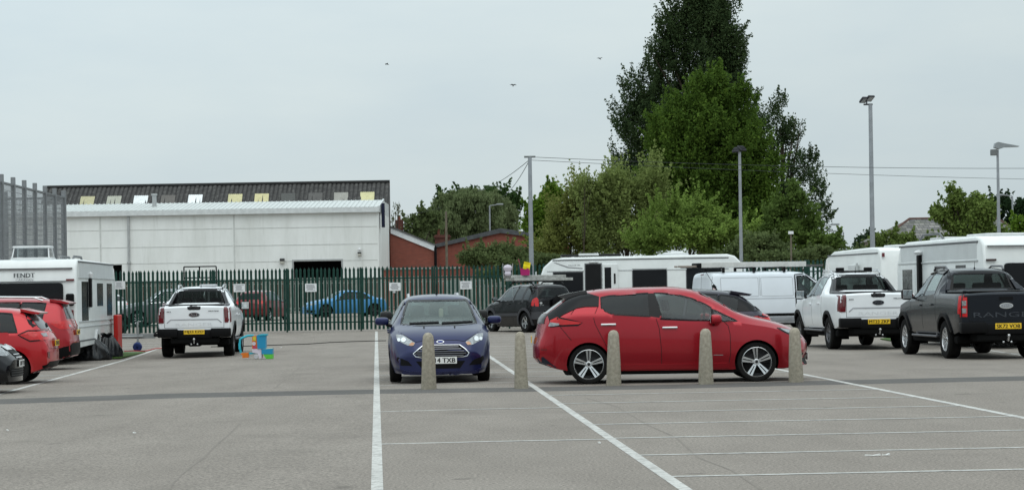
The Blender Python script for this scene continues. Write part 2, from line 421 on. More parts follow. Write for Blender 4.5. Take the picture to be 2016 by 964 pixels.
def wheel(root, x, y, r, wd, sg, style, rimmat, name='wheel', dark=None):
    T = Matrix.Translation((x, y, r)) @ Matrix.Rotation(R(-90*sg), 4, 'X')     # local +z points outwards
    tw = wd/2; rr = r*style.get('rr', .68)
    prof = [(rr, -tw), (r*.93, -tw), (r*.985, -tw*.8), (r, -tw*.5)]
    for k in range(-2, 3): prof += [(r, tw*(k*.22-.03)), (r-.008, tw*(k*.22-.02)), (r-.008, tw*(k*.22+.02)), (r, tw*(k*.22+.03))]
    prof += [(r, tw*.55), (r*.985, tw*.85), (r*.95, tw*.97), (r*.85, tw*1.03), (rr*1.02, tw*.98), (rr, tw*.9), (rr*.985, tw*.2)]
    ty = MB().lathe(prof, 40, T).out(name, M('tyre_rubber', (.006, .006, .0065), .85, var=.3, scale=9, spec=.1, dirt=((.035, .033, .03), .3)), root, True)
    rm = MB(); zo = tw*.86
    rm.lathe([(rr, zo), (rr*.95, zo+.006), (rr*.925, zo-.012), (rr*.91, -tw*.6)], 40, T)
    n = style.get('n', 5); w0, w1 = style.get('w0', .16), style.get('w1', .3); tws = style.get('twist', 0); split = style.get('split', 0)
    for k in range(n):
        a = 2*math.pi*k/n+style.get('rot', math.pi/2)
        def pt(rad, off, z, aa): return (rad*math.cos(aa)-off*math.sin(aa), rad*math.sin(aa)+off*math.cos(aa), z)
        segs = [(1, -1), ] if split else [(0, 0)]
        offs = [(-split, ), (split, )] if split else [(0, )]
        for (o_,) in offs:
            wa = w0*rr/(2 if split else 1); wb = w1*rr/(2 if split else 1)
            r0, r1 = rr*.14, rr*.935; z0, z1 = zo-.035, zo-.006; a2 = a+tws
            oa, ob = o_*rr*.45, o_*rr*1.0
            vs = [pt(r0, oa-wa/2, z0-.03, a), pt(r0, oa+wa/2, z0-.03, a), pt(r0, oa+wa/2, z0, a), pt(r0, oa-wa/2, z0, a),
                  pt(r1, ob-wb/2, z1-.05, a2), pt(r1, ob+wb/2, z1-.05, a2), pt(r1, ob+wb/2, z1, a2), pt(r1, ob-wb/2, z1, a2)]
            rm.add(vs, [(0,1,2,3), (7,6,5,4), (0,4,5,1), (1,5,6,2), (2,6,7,3), (3,7,4,0)], T)
    rm.lathe([(rr*.2, zo-.05), (rr*.2, zo-.03), (rr*.16, zo-.022), (.001, zo-.022)], 20, T)
    rim = rm.out('rim', rimmat, ty, True)
    d = MB(); d.lathe([(rr*.92, -tw*.2), (.001, -tw*.2)], 24, T); d.lathe([(rr*.6, zo-.09), (rr*.6, zo-.075), (.001, zo-.075)], 24, T)
    d.lathe([(rr*.1, zo-.03), (rr*.1, zo-.018), (.001, zo-.016)], 12, T)
    if style.get('slot'):
        for k in range(n):
            a = 2*math.pi*k/n+style.get('rot', math.pi/2); z1 = zo-.004
            vs = []
            for rad, hw, z in ((rr*.3, .007, zo-.028), (rr*.9, style['slot'], zo-.0035)):
                for o_ in (-hw, hw): vs.append((rad*math.cos(a)-o_*math.sin(a), rad*math.sin(a)+o_*math.cos(a), z))
            d.add(vs, [(0, 1, 3, 2)], T)
    d.out('brake_disc', dark or M('wheel_dark', (.02, .02, .022), .5), ty, True)
    return ty
def arch(h, x, r_arch, zc, width, mat, off=.012, sides=(1, -1), well=True):
    pts = [(x+r_arch*math.cos(a), zc+r_arch*math.sin(a)) for a in [math.pi*(-.12+1.24*k/22) for k in range(23)]]
    poly = pts+[(x-r_arch*.9, -.2), (x+r_arch*.9, -.2)]
    h.cut(poly, 'side', lambda c, n: abs(c.y) > h.W*.22)
    lo = h.zb(x)+.02
    ring = [p for p in [(x+(r_arch+width/2)*math.cos(a), zc+(r_arch+width/2)*math.sin(a)) for a in [math.pi*(-.15+1.3*k/26) for k in range(27)]] if p[1] > lo]
    h._arches = getattr(h, '_arches', [])
    for sg in sides: h.strip('wheel_arch', ring, width, 'side', mat, sg, off)
    W2 = h.W/2
    for sg in (1, -1):
        mb = MB(); n = 16; vs = []; fs = []
        ra = r_arch+.004
        for k in range(n+1):
            a = math.pi*(-.1+1.2*k/n)
            px, pz = x+ra*math.cos(a), zc+ra*math.sin(a)
            yo = abs(h.hit('side', px, max(pz, h.zb(x)+.05), sg)[0].y)-.008
            vs += [(px, sg*yo, pz), (px, sg*(W2-.42), pz)]
        for k in range(n): fs.append((2*k, 2*k+1, 2*k+3, 2*k+2))
        fs.append(tuple(2*k+1 for k in range(n+1))); mb.add(vs, fs)
        mb.out('wheel_well', M('well_black', (.006, .006, .006), .95, spec=.05), h.root)
def plate(root, name, txt, c, front, col=(.75, .75, .72), w=.52, hh=.115, tilt=0):
    """number plate centred on c; front True faces +x"""
    sg = 1 if front else -1
    T = Matrix.Translation(c) @ Matrix.Rotation(tilt*sg, 4, 'Y')
    mb = MB(); mb.rbox((-.006, -w/2, -hh/2), (.006, w/2, hh/2), .003, T)
    p = mb.out(name, M('plate_'+('white' if front else 'yellow'), (.72, .72, .7) if front else (.78, .5, .03), .35, coat=.3, var=.05), root)
    lettering('plate_lettering', txt, w*.9, hh*.66, lambda a, b: T @ Vector((sg*.0085, sg*a, b)), M('plate_black', (.01, .01, .01), .4), p, bold=.0035)
    return p
def interior(h, x_f, x_r, zfloor, zseat, W, mats=None, wheelside=-1):
    """seats, dashboard and steering wheel behind the glass"""
    fab = M('seat_fabric', (.03, .03, .033), .85, var=.3, scale=20); mb = MB()
    for xx in (x_f, x_r):
        for sy in ((-1, 1) if xx == x_f else (-1, 0, 1)):
            y = sy*W*.2; hw = .23 if xx == x_f else .2
            T = Matrix.Translation((xx-.12, y, zseat)) @ Matrix.Rotation(R(-12), 4, 'Y')
            mb.rbox((-.06, -hw, 0), (.07, hw, .58), .05, T)
            mb.rbox((-.04, -.12, .61), (.05, .12, .80), .04, T)
            mb.rbox((xx-.1, y-hw, zseat-.1), (xx+.42, y+hw, zseat+.06), .05)
    mb.out('seats', fab, h.root, True)
    d = MB(); d.rbox((x_f+.62, -W*.40, zseat+.18), (x_f+1.05, W*.40, zseat+.42), .06)
    T = Matrix.Translation((x_f+.52, wheelside*W*.2, zseat+.36)) @ Matrix.Rotation(R(65), 4, 'Y')
    ring = [T @ Vector((.17*math.cos(a), .17*math.sin(a), 0)) for a in [2*math.pi*k/20 for k in range(21)]]
    d.tube(ring, .016, 6); d.box((-.17, -.02, -.01), (.17, .02, .01), T)
    d.out('dashboard', M('dash_plastic', (.025, .025, .027), .6), h.root, True)
def mirror_part(h, x, z, sg, mat, size=(.16, .2, .13), reach=.14, glassface=True, y=None):
    yb = abs(h.hit('side', x, z-.06, sg)[0].y) if y is None else y
    c = Vector((x, sg*(yb+reach+size[1]/2-.06), z+.03)); bm = bmesh.new(); bmesh.ops.create_icosphere(bm, subdivisions=3, radius=1)
    for v in bm.verts:
        q = [math.copysign(abs(k)**.6, k) for k in v.co]
        v.co = c+Vector((q[0]*size[0]/2*(.5 if q[0] < 0 else 1), q[1]*size[1]/2, q[2]*size[2]/2))
    bmesh.ops.recalc_face_normals(bm, faces=bm.faces); o = from_bm('wing_mirror', bm, mat, h.root)
    MB().tube([(x-.0, sg*(yb-.02), z-.05), (x, sg*(yb+reach*.9), z-.03)], .03, 8, r2=.022).out('mirror_arm', M('trim_black', (.015, .015, .016), .45), o, True)
    gx = c.x-size[0]/4-.004
    MB().rbox((gx-.006, c.y-size[1]*.40, c.z-size[2]*.38), (gx, c.y+size[1]*.40, c.z+size[2]*.38), .003).out('mirror_glass', M('mirror_silver', (.7, .72, .72), .08, 1.0), o)
    return o
def windows(h, polys, name, ax, gl, frame=.035, mirror=True, cond=None, fm=None, foff=.004):
    fm = fm or M('gloss_black', (.008, .008, .009), .12)
    for poly in polys:
        if ax == 'side': poly = h.clamp(poly)
        for g in ((1, -1) if mirror else (1,)):
            pp = poly
            cd = cond or ((lambda c, n, g=g: c.y*g > h.W*.25) if ax == 'side' else (lambda c, n: True))
            h.cut(pp, ax, cd)
            wn = h.panel(name, pp, ax, gl, g, off=.001, skirt=False)
            h.strip('window_frame', pp, frame, ax, fm, g, off=foff, closed=True, parent=wn)
# ---------------------------------------------------------------- shared vehicle materials
TRIM = M('trim_black', (.0045, .0045, .005), .5, spec=.12)
GLB = M('gloss_black', (.005, .005, .006), .15, spec=.18)
CHR = M('chrome', (.75, .76, .77), .12, 1.0, var=.03)
ALU = M('alloy_silver', (.55, .56, .57), .25, .9, var=.05)
REDL = M('red_lens', (.50, .010, .012), .12, coat=.5, var=.15, scale=12)
DREDL = M('dark_red_lens', (.12, .006, .01), .12, coat=1, var=.1)
WHL = M('clear_lens', (.30, .31, .32), .12, .5, coat=.5, var=.5, scale=24)
ORL = M('amber_lens', (.50, .24, .12), .15, coat=1)
GLD = glass('privacy_glass', (.06, .07, .07), 1.5)
GLM = glass('tinted_glass', (.55, .64, .60), 2.6)
GLC = glass('windscreen_glass', (.62, .70, .66), 1.15, (.6, .66, .66))
GAP = M('panel_gap', (.006, .006, .006), .8)
def gaps(h, lines, ax='side', w=.009, off=.0015, mirror=True):
    mb = MB()
    for l in lines: h.strip('panel_gap', l, w, ax, GAP, 1, off, mirror=mirror, mb=mb)
    return mb.out('panel_gap', GAP, h.root)
def handles(h, pts, mat, w=.2, hh=.035, name='door_handle'):
    for x, z in pts:
        for sg in (1, -1):
            p, n = h.hit('side', x, z, sg)
            MB().rbox((x-w/2, p.y-sg*.01 if sg > 0 else p.y-.035, z-hh/2), (x+w/2, p.y+.035 if sg > 0 else p.y+.01, z+hh/2), .014).out(name, mat, h.root, True)
def underbody(h, z=.145, x0=.5, x1=None, w=.455):
    x1 = x1 or h.L-.62
    return MB().rbox((x0, -h.W*w, z), (x1, h.W*w, z+.16), .04).out('underbody', M('under_black', (.008, .008, .008), .95, spec=.05), h.root)
def oval(cy, cz, a, b, n=20): return [(cy+a*math.cos(2*math.pi*k/n), cz+b*math.sin(2*math.pi*k/n)) for k in range(n)]
def bar(h, pts, r, mat, name, z=.05):
    mb = MB()
    for sg in (1, -1):
        q = [(x, sg*y, zz) for x, y, zz in pts]; mb2 = MB().tube(q, r, 8); mb2.out(name, mat, h.root, True)
def aerial(h, x, y=0, lean=-.25, ln=.22, z=None):
    p, n = h.hit('top', x, y)
    MB().tube([p-Vector((0, 0, .01)), p+Vector((0, 0, .03))], .025, 8, r2=.012).tube([p+Vector((0, 0, .02)), p+Vector((lean*ln, 0, .02+ln))], .005, 6).out('aerial', TRIM, h.root)

# ---------------------------------------------------------------- ground, tarmac, painted lines
def sheet(name, pts_rows, mat, dz=0.0):
    vs = []; fs = []; m = len(pts_rows[0])
    for row in pts_rows:
        for x, y in row: vs.append((x, y, gz(x, y)+dz))
    for i in range(len(pts_rows)-1):
        for k in range(m-1): a = i*m+k; fs.append((a, a+1, a+m+1, a+m))
    return struct(mk(name, vs, fs, mat))
xs = [-2500, -700, -200, -80, -40]+[-30+k for k in range(61)]+[40, 80, 200, 700, 2500]
ys = [-2500, -600, -150, -40, -10]+[0+k*1.0 for k in range(0, 141)]+[160, 200, 300, 500, 900, 1800, 3500]
TAR = asphalt('worn_tarmac', (.228, .199, .173), (.278, .246, .216), .95)
sheet('ground', [[(x, y) for x in xs] for y in ys], TAR)
def ribbon(mb, a, b, w, dz=.0025, w2=None):
    a = Vector(a); b = Vector(b); d = b-a; n = max(1, int(d.length/1.0)); t = d.normalized(); nn = Vector((-t.y, t.x)); base_ = len(mb.v)
    for k in range(n+1):
        p = a+d*k/n; ww = w if w2 is None else w+(w2-w)*k/n
        for s_ in (1, -1):
            q = p+nn*ww/2*s_; mb.v.append((q.x, q.y, gz(q.x, q.y)+dz))
    for k in range(n): i = base_+2*k; mb.f.append((i, i+1, i+3, i+2))
def ext(p, q, t0, t1):
    p = Vector(p); q = Vector(q); d = (q-p).normalized(); return p-d*t0, q+d*t1
def linemat(name, col, wear):
    m, nt, b = base(name, col, .8)
    f = ramp(nt, noise(nt, 9, 6, .75), [(wear-.08, (1,)*3), (wear+.1, (0,)*3)]); f2 = ramp(nt, noise(nt, .7, 3, .6), [(.3, (0,)*3), (.7, (.35,)*3)])
    c = mix(nt, f2, col, (.25, .235, .22)); c = mix(nt, f, c, (.22, .205, .19)); nt.links.new(c, b.inputs['Base Color']); return m
WL = linemat('white_line_paint', (.56, .55, .52), .42); WT = linemat('thin_line_paint', (.52, .51, .48), .42)
mb = MB()
M0, M1 = ext(G(742.5, 962), G(741, 652), 12, 0); ribbon(mb, M0, M1, .095)
D0, D1 = ext(G(1345, 960), G(1062, 768), 12, 43); ribbon(mb, D0, D1, .10)
Rr0, Rr1 = ext(G(2016, 822), G(1590, 738), 14, 38); ribbon(mb, Rr0, Rr1, .11)
L0, L1 = ext(G(0, 775), G(240, 710), 8, 24); ribbon(mb, L0, L1, .11)
struct(mb.out('painted_line', WL))
def atY(p, q, y): t = (y-p[1])/(q[1]-p[1]); return Vector((p[0]+(q[0]-p[0])*t, y))
tb = MB(); y = 32.9-2.42*7
while y < 76:
    a = atY(D0, D1, y); c = atY(Rr0, Rr1, y+.3)
    if not 33.5 < y < 35.6: ribbon(tb, a, c, .10, .0035)
    if y > 36:
        ribbon(tb, atY(M0, M1, y-.12), a, .10, .0035)
        if y > 44: ribbon(tb, atY(L0, L1, y)-Vector((5, .3)), atY(L0, L1, y), .10, .0035)
    elif y < 34: pass
    y += 2.42
for u, v in ((745, 810), (737, 874)):
    g_ = G(u, v); ribbon(tb, g_, atY(D0, D1, g_[1]+.14), .10, .0035)
for k in range(-1, 5):
    y = 38.2+2.42*k; ribbon(tb, atY(L0, L1, y)-Vector((5, .3)), atY(L0, L1, y), .10, .0035)
for (u, v), (u2, v2) in (((1840, 672), (2030, 702)), ((1880, 668), (2040, 690)), ((1855, 690), (2040, 697))):
    ribbon(tb, G(u, v), G(u2, v2), .10, .0035)
for k in range(8): ribbon(tb, G(236, 688-4.3*k), G(312, 688-4.3*k-1), .09, .0035)
struct(tb.out('bay_line', WT))
# dark resurfaced strip across the car park, with the bollards set into it
top = [(-60, 787), (350, 773.5), (740, 766), (1000, 762.5), (1300, 757), (1600, 749), (2090, 738)]
botm = [(-60, 797), (350, 783), (740, 774.5), (1000, 771), (1300, 765), (1600, 757.5), (2090, 747)]
def resamp(pl, n=40):
    us = np.linspace(pl[0][0], pl[-1][0], n); return [G(float(u), float(np.interp(u, [p[0] for p in pl], [p[1] for p in pl]))) for u in us]
sheet('trench_strip', [resamp(botm), resamp(top)], asphalt('dark_tarmac', (.105, .098, .092), (.14, .132, .124), .6), .001)
mb = MB()
def crack(pts, w): 
    g_ = [G(*p) for p in pts]
    for a, b in zip(g_, g_[1:]): ribbon(mb, a, b, w, .0018)
crack([(330, 962), (360, 930), (395, 905), (430, 872), (450, 855), (475, 830)], .022); crack([(540, 765), (562, 745), (600, 715)], .03)
crack([(1155, 783), (1215, 800), (1275, 836), (1330, 860), (1375, 900), (1440, 925), (1500, 964)], .02)
struct(mb.out('tarmac_seam', M('seam_dark', (.205, .18, .158), .95)))
struct(mb.__class__().add([], []).out('x', WL)) if False else None
# ---------------------------------------------------------------- concrete bollards
def bollards():
    conc = M('concrete_aggregate', (.38, .34, .275), .95, var=.26, scale=24, bump=.6, spec=.1, dirt=((.17, .16, .12), .4))
    labs = ['concrete bollard standing in front of the dark blue hatchback', 'concrete bollard in the gap between the blue and the red hatchbacks', 'concrete bollard in front of the red hatchback rear door',
            'concrete bollard in front of the red hatchback front door', 'concrete bollard at the nose of the red hatchback']
    for (u, v, t_), l in zip(((844, 766, 653), (1026.5, 764.5, 651), (1209, 759, 648), (1391, 756, 645), (1569, 752, 643)), labs):
        x, y = G(u, v); s_ = F/y; hgt = (v-t_)/s_; r = .112
        n = 16; vs = []; fs = []; prof = [(1.03, 0), (.99, .12), (.90, .45), (.79, .75), (.73, .88), (.70, .93), (.56, .965), (.36, .99), (.01, 1)]
        rr = random.Random(int(u)); 
        for k, z in prof:
            for i in range(n):
                a = 2*math.pi*i/n+.2; q = (abs(math.cos(a))**3+abs(math.sin(a))**3)**(-1/3)*.96; j = 1+rr.uniform(-.012, .012)
                vs.append((r*k*q*math.cos(a)*j, r*k*q*math.sin(a)*j, z*hgt))
        for i in range(len(prof)-1):
            for k in range(n): a = i*n+k; b = i*n+(k+1) % n; fs.append((a, b, b+n, a+n))
        o = mk('bollard', vs, fs, conc, None, True, 50); o.location = (x, y+.1, gz(x, y)-.01); o.rotation_euler = (rr.uniform(-.015, .015), rr.uniform(-.012, .012), rr.uniform(0, 1))
        tag(o, l, 'bollard', 'concrete bollards in a row')
bollards()
# ---------------------------------------------------------------- palisade fences
def palisade(name, label, A, B, H, pitch, pw, mat, z0, bay=2.75, gap=.06, post_up=.0, railz=(.35, 1.95)):
    A = Vector(A); B = Vector(B); d = (B-A); Ln = d.length; d.normalize()
    t = thing(name, label, 'fence', (A.x, A.y, 0), math.atan2(d.y, d.x)); nb = int(Ln/bay); bay = Ln/nb; rr = random.Random(3)
    proto = {}
    for i in range(nb):
        x0 = i*bay; mbp = MB(); n = round(bay/pitch); w_ = A+d*(x0+bay/2); zz = gz(w_.x, w_.y) if z0 is None else z0
        for k in range(n):
            cx = (k+.5)*bay/n; h0 = H+rr.uniform(-.012, .012); tl = rr.uniform(-.006, .006); yy = 0
            prof = [(-pw/2, .02), (-pw*.2, -.006), (0, .004), (pw*.2, -.006), (pw/2, .02)]; vs = []
            for z, kx in ((gap, 1), (h0-.16, 1), (h0-.10, 1.12), (h0, .05)):
                vs += [(cx+px*kx+tl*z, yy+py, z) for px, py in prof]
            fs = [(r_*5+c, r_*5+c+1, r_*5+c+6, r_*5+c+5) for r_ in range(3) for c in range(4)]
            mbp.add(vs, fs)
        o = mbp.out('palisade_panel', mat, t); o.location = (x0, 0, zz)
        for rz_ in railz: 
            r_ = MB().rbox((0, .03, rz_*H/2.4-.025), (bay, .05, rz_*H/2.4+.025), .004).out('rail', mat, t); r_.location = (x0, 0, zz)
        if i: po = MB().rbox((-.03, .052, 0), (.03, .11, H-.02+post_up), .004).out('post', mat, t); po.location = (x0, 0, zz)
    return t
GRN = M('fence_green', (.010, .048, .036), .45, var=.25, scale=5, coat=.1); GAL = M('galvanised_palisade', (.30, .33, .30), .5, .2, var=.3, scale=2)
palisade('palisade_fence', 'dark green steel palisade fence running right across behind the cars', (-19.5, 85.3), (16.5, 84.3), 2.40, .155, .086, GRN, None)
palisade('palisade_fence', 'grey galvanised palisade fence in front of the warehouse, seen through the green one', (-31, 150), (4.5, 150), 2.33, .155, .08, GAL, None, railz=(.3, 2.0))
palisade('palisade_fence', 'short galvanised palisade run close behind the green fence near the off-roader', (-2.6, 88.5), (1.0, 88.5), 1.9, .155, .07, GAL, None, railz=(.3, 2.0))
def notices():
    pm = M('notice_white', (.74, .75, .76), .5, var=.04); ink = M('notice_ink', (.08, .08, .1), .7)
    where = ['notice on the fence beside the caravan front', 'notice on the fence right of the left white pick-up', 'notice on the fence above the blue coupe nose', 'notice on the fence above left of the blue hatchback', 'notice on the fence above the blue hatchback roof right side']
    for (u, v), l in zip(((235, 561), (471, 566.5), (612, 566), (777.5, 564), (917.5, 561)), where):
        p = P(u, v, 84.75); t = thing('notice', 'white '+l, 'sign', p, random.uniform(-.02, .02), 'white notices tied to the green fence')
        MB().rbox((-.215, -.008, -.15), (.215, .0, .15), .003).out('board', pm, t); m2 = MB(); rr = random.Random(int(u))
        for k in range(6):
            w_ = rr.uniform(.11, .18); m2.box((-w_, -.011, .10-k*.038-.008), (w_*rr.uniform(.6, 1), -.0085, .10-k*.038+.006))
        m2.out('print', ink, t)
    p = P(776, 573, 84.8); o = MB().rbox((-.05, -.004, -.06), (.05, .004, .06), .002).out('paper_scrap', pm); o.location = p; tag(o, 'small torn scrap of paper below a white notice', 'paper')
notices()
# ---------------------------------------------------------------- sheds, brick buildings, house
def warehouse():
    s_ = F/165; m, nt, wallb = base('cladding_white', (.66, .67, .65), .5)
    c = ramp(nt, noise(nt, .5, 6, .7, stretch=(1, 1, .25)), [(.3, (.68, .69, .66)), (.6, (.80, .81, .79))]); st = ramp(nt, noise(nt, 2.2, 5, .7, stretch=(1, 1, .08)), [(.55, (0,)*3), (.8, (.4,)*3)])
    nt.links.new(mix(nt, st, c, (.40, .40, .36)), wallb.inputs['Base Color'])
    R_ = P(745, 416, 165); x1 = R_.x; x0 = P(60, 425, 168).x-3; zt = R_.z; z0 = .28; zc = P(745, 546, 165).z; Y = 165
    t = thing('warehouse', 'long white clad warehouse with a dark open roller door', 'building', (x1, Y, z0)); L = x1-x0; zt -= z0; zc -= z0
    dx0, dx1, dz = P(578, 514, Y).x-x1, P(672, 514, Y).x-x1, P(620, 513, Y).z-z0
    ex0, ex1, ez = P(222, 520, Y).x-x1, P(240, 520, Y).x-x1, P(232, 521, Y).z-z0
    w_ = MB(); seams = [P(745, v, Y).z-z0 for v in (445, 479, 511)]
    def wall(a, b, za, zb): w_.box((a, 0, za), (b, .15, zb))
    wall(-L, ex0, zc, zt); wall(ex0, ex1, ez, zt); wall(ex1, dx0, zc, zt); wall(dx0, dx1, dz, zt); wall(dx1, 0, zc, zt); w_.box((-.15, .15, 0), (0, 14, zt))
    w_.out('wall', m, t)
    pl = MB(); 
    for a, b in ((-L, ex0), (ex1, dx0), (dx1, 0)): pl.box((a, .03, 0), (b, .2, zc))
    pl.out('brick_plinth', M('plinth_brown', (.10, .075, .06), .9, var=.3), t)
    sm = MB()
    for z in seams:
        for a, b in ((-L, -20.3), (-20.1, -10.6), (-10.4, -.1)): sm.box((a, -.02, z-.025), (b, 0, z+.02))
    for x in (-20.2, -10.5): sm.box((x-.035, -.025, dz if dx0 < x < dx1 else zc), (x+.07, 0, zt-.1))
    sm.out('panel_joint', M('joint_grey', (.58, .59, .57), .6), t)
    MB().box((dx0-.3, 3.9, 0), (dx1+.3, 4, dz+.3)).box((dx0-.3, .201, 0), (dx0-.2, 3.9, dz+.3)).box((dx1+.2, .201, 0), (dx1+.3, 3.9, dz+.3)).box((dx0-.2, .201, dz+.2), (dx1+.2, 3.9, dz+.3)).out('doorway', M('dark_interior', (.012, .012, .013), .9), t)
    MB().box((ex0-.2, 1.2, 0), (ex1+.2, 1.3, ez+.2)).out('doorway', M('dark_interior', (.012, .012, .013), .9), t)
    MB().box((dx0-.12, -.03, 0), (dx0, .0, dz+.1)).box((dx1, -.03, 0), (dx1+.12, 0, dz+.1)).box((dx0, -.03, dz), (dx1, .0, dz+.1)).out('door_frame', M('frame_grey', (.35, .36, .36), .5), t)
    gh = .33
    MB().box((-L, -.35, zt-.05), (.05, 0.02, zt+gh)).out('gutter', M('gutter_white', (.60, .62, .62), .45), t)
    rise = P(745, 393.5, 171).z-z0-zt-gh; rf = MB(); n = int(L/.33)
    for k in range(n):
        xa = -L+k*L/n; xb = xa+L/n; xm = xa+(xb-xa)*.8
        rf.add([(xa, -.2, zt+gh-.02), (xm, -.2, zt+gh-.02), (xm, 6, zt+gh+rise), (xa, 6, zt+gh+rise)], [(0, 1, 2, 3)])
        rf.add([(xm, -.2, zt+gh-.02), (xm+.03, -.2, zt+gh+.04), (xb-.03, -.2, zt+gh+.04), (xb, -.2, zt+gh-.02), (xm, 6, zt+gh+rise), (xm+.03, 6, zt+gh+rise+.06), (xb-.03, 6, zt+gh+rise+.06), (xb, 6, zt+gh+rise)], [(0, 1, 5, 4), (1, 2, 6, 5), (2, 3, 7, 6)])
    rf.box((-L, 6, zt), (0, 14, zt+gh+rise-.05)); rf.out('roof', M('roof_white', (.54, .56, .55), .6, var=.08), t)
    MB().prism([(-.2, zt-.05), (6, zt-.05), (6, zt+gh+rise+.08), (-.2, zt+gh+.08)], lambda y, z: (0.0, y, z), lambda y, z: (.10, y, z)).out('gable_trim', M('trim_white', (.6, .62, .62), .4), t)
    MB().box((.16, 1, P(747, 447, 166).z-z0), (.36, 2.0, P(747, 400, 166).z-z0)).out('blue_panel', M('blue_cladding', (.007, .010, .032), .5), t)
    x = P(253.5, 450, Y).x-x1
    MB().tube([(x, -.13, zt), (x, -.13, 0)], .09, 8).rbox((x-.12, -.25, zt-3.5), (x+.12, 0, zt-3.35), .02).out('downpipe', M('pipe_grey', (.38, .39, .39), .5), t)
    x = P(304, 405, 168).x-x1; MB().tube([(x, 3, zt+gh), (x, 3, zt+gh+rise+.55)], .16, 10).tube([(x, 3, zt+gh+rise+.45), (x, 3, zt+gh+rise+.6)], .22, 10).out('roof_vent', M('pipe_grey', (.38, .39, .39), .5), t)
    for u, v, a, b, c_ in ((556, 514, .17, .2, (.05, .05, .05)), (708, 499, .13, .1, (.02, .02, .02))):
        p = P(u, v, Y); l = thing('wall_lamp', ('square grey bulkhead lamp' if u < 600 else 'small black lamp')+' fixed to the white warehouse wall '+('left' if u < 600 else 'upper right')+' of the dark doorway', 'lamp', (p.x, Y-.18, p.z))
        MB().rbox((-a, -.1, 0), (a, .15, b), .03).out('housing', M('lamp_dark%d' % u, c_, .5), l); MB().rbox((-a*.85, -.1, -.2), (a*.85, .12, 0), .04).out('lens', M('lamp_lens', (.4, .39, .34), .3), l)
    p = P(708, 494, Y); o = MB().lathe([(.001, .13), (.1, .1), (.13, 0), (.1, -.06), (.001, -.08)], 12).out('alarm_dome', M('notice_white', (.74, .75, .76), .5), None, True); o.location = (p.x, Y-.2, p.z+.1); tag(o, 'small white dome camera above the black lamp on the warehouse', 'camera')
    # older shed behind with corrugated asbestos roof
    Yb = 181; e = P(757, 446, Yb); rdg = P(765, 360, 187.5); x1b = P(768, 400, 181).x; x0b = P(95, 371, 187).x; z0b = .28
    t = thing('shed', 'old shed with dark corrugated roof and rows of rooflight sheets', 'building', (x1b, Yb, z0b)); L = x1b-x0b; ze = e.z-z0b; zr = rdg.z-z0b; D = 6.5
    rf = MB(); n = int(L/.36)
    for k in range(n):
        xa = -L+k*L/n; w2 = L/n; dj = .02*math.sin(k*1.7)
        prof = [(0, 0), (.25, .055), (.5, .075), (.75, .055), (1, 0)]
        vs = [(xa+a*w2, -.3, ze-.1+b) for a, b in prof]+[(xa+a*w2, D, zr+b+dj) for a, b in prof]
        rf.add(vs, [(i, i+1, i+6, i+5) for i in range(4)])
    m, nt, bb = base('asbestos_roof', (.05, .048, .046), .95)
    g1 = noise(nt, 2.5, 6, .75); c = ramp(nt, g1, [(.35, (.026, .024, .024)), (.55, (.06, .057, .054)), (.75, (.14, .135, .125))])
    # colour darkens in the troughs between the corrugations
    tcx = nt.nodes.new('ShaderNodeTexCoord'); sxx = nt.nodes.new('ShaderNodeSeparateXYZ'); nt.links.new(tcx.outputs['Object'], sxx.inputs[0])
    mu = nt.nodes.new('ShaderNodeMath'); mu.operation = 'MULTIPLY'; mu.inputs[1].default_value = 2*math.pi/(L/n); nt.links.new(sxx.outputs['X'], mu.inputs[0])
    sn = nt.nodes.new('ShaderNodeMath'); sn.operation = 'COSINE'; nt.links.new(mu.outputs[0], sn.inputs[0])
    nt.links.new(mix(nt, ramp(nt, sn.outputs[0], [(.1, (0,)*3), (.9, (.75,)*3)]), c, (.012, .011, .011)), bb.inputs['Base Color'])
    r = rf.out('roof', m, t, True); MB().tube([(-L, D, zr+.08), (0, D, zr+.1)], .14, 8).out('ridge_cap', M('ridge_dark', (.03, .03, .03), .95, var=.3), r)
    cols = [(.42, .39, .24), (.36, .36, .3), (.70, .72, .72), (.11, .10, .09), (.75, .76, .76), (.50, .46, .26), (.52, .47, .26), (.07, .07, .065), (.085, .08, .075), (.28, .27, .24), (.54, .50, .28)]
    us = [172, 225, 278, 332, 386, 465, 517.5, 570, 624, 675, 727]
    for u, cc in zip(us, cols):
        f = .5; p = P(u, 390-(u-172)*.0145, Yb+D*f); cx = p.x-x1b; f0, f1 = .57, .76; zz = lambda f: ze-.1+(zr-ze+.1)*f+.13
        q = MB(); nn = 7; w2 = 1.15/nn
        for k in range(nn):
            xa = cx-.575+k*w2; prof = [(0, 0), (.5, .03), (1, 0)]
            q.add([(xa+a*w2, D*f0, zz(f0)+b) for a, b in prof]+[(xa+a*w2, D*f1, zz(f1)+b) for a, b in prof], [(0, 1, 4, 3), (1, 2, 5, 4)])
        q.out('rooflight', M('rooflight_%d' % us.index(u), cc, .6, var=.15, scale=4), t)
    BR = brickmat(); MB().box((-L, .0, 0), (0, .2, ze-.05)).box((-.2, .2, 0), (0, 2*D-.2, ze-.05)).out('wall', BR, t)
    MB().prism([(0, ze-.1), (2*D, ze-.1), (D, zr)], lambda y, z: (0, y, z), lambda y, z: (-.2, y, z)).out('gable', BR, t)
    MB().add([(-L, D, zr), (0, D, zr), (0, 2*D+.3, ze-.1), (-L, 2*D+.3, ze-.1)], [(0, 1, 2, 3)]).out('rear_roof', m, t)
    MB().box((-2.2, -.35, ze-.45), (-.05, -.28, ze-.05)).out('fascia', M('fascia_grey', (.16, .15, .13), .9), t)
    MB().tube([(-.35, -.12, ze-.2), (-.35, -.12, 0)], .08, 8).out('downpipe', TRIM, t)
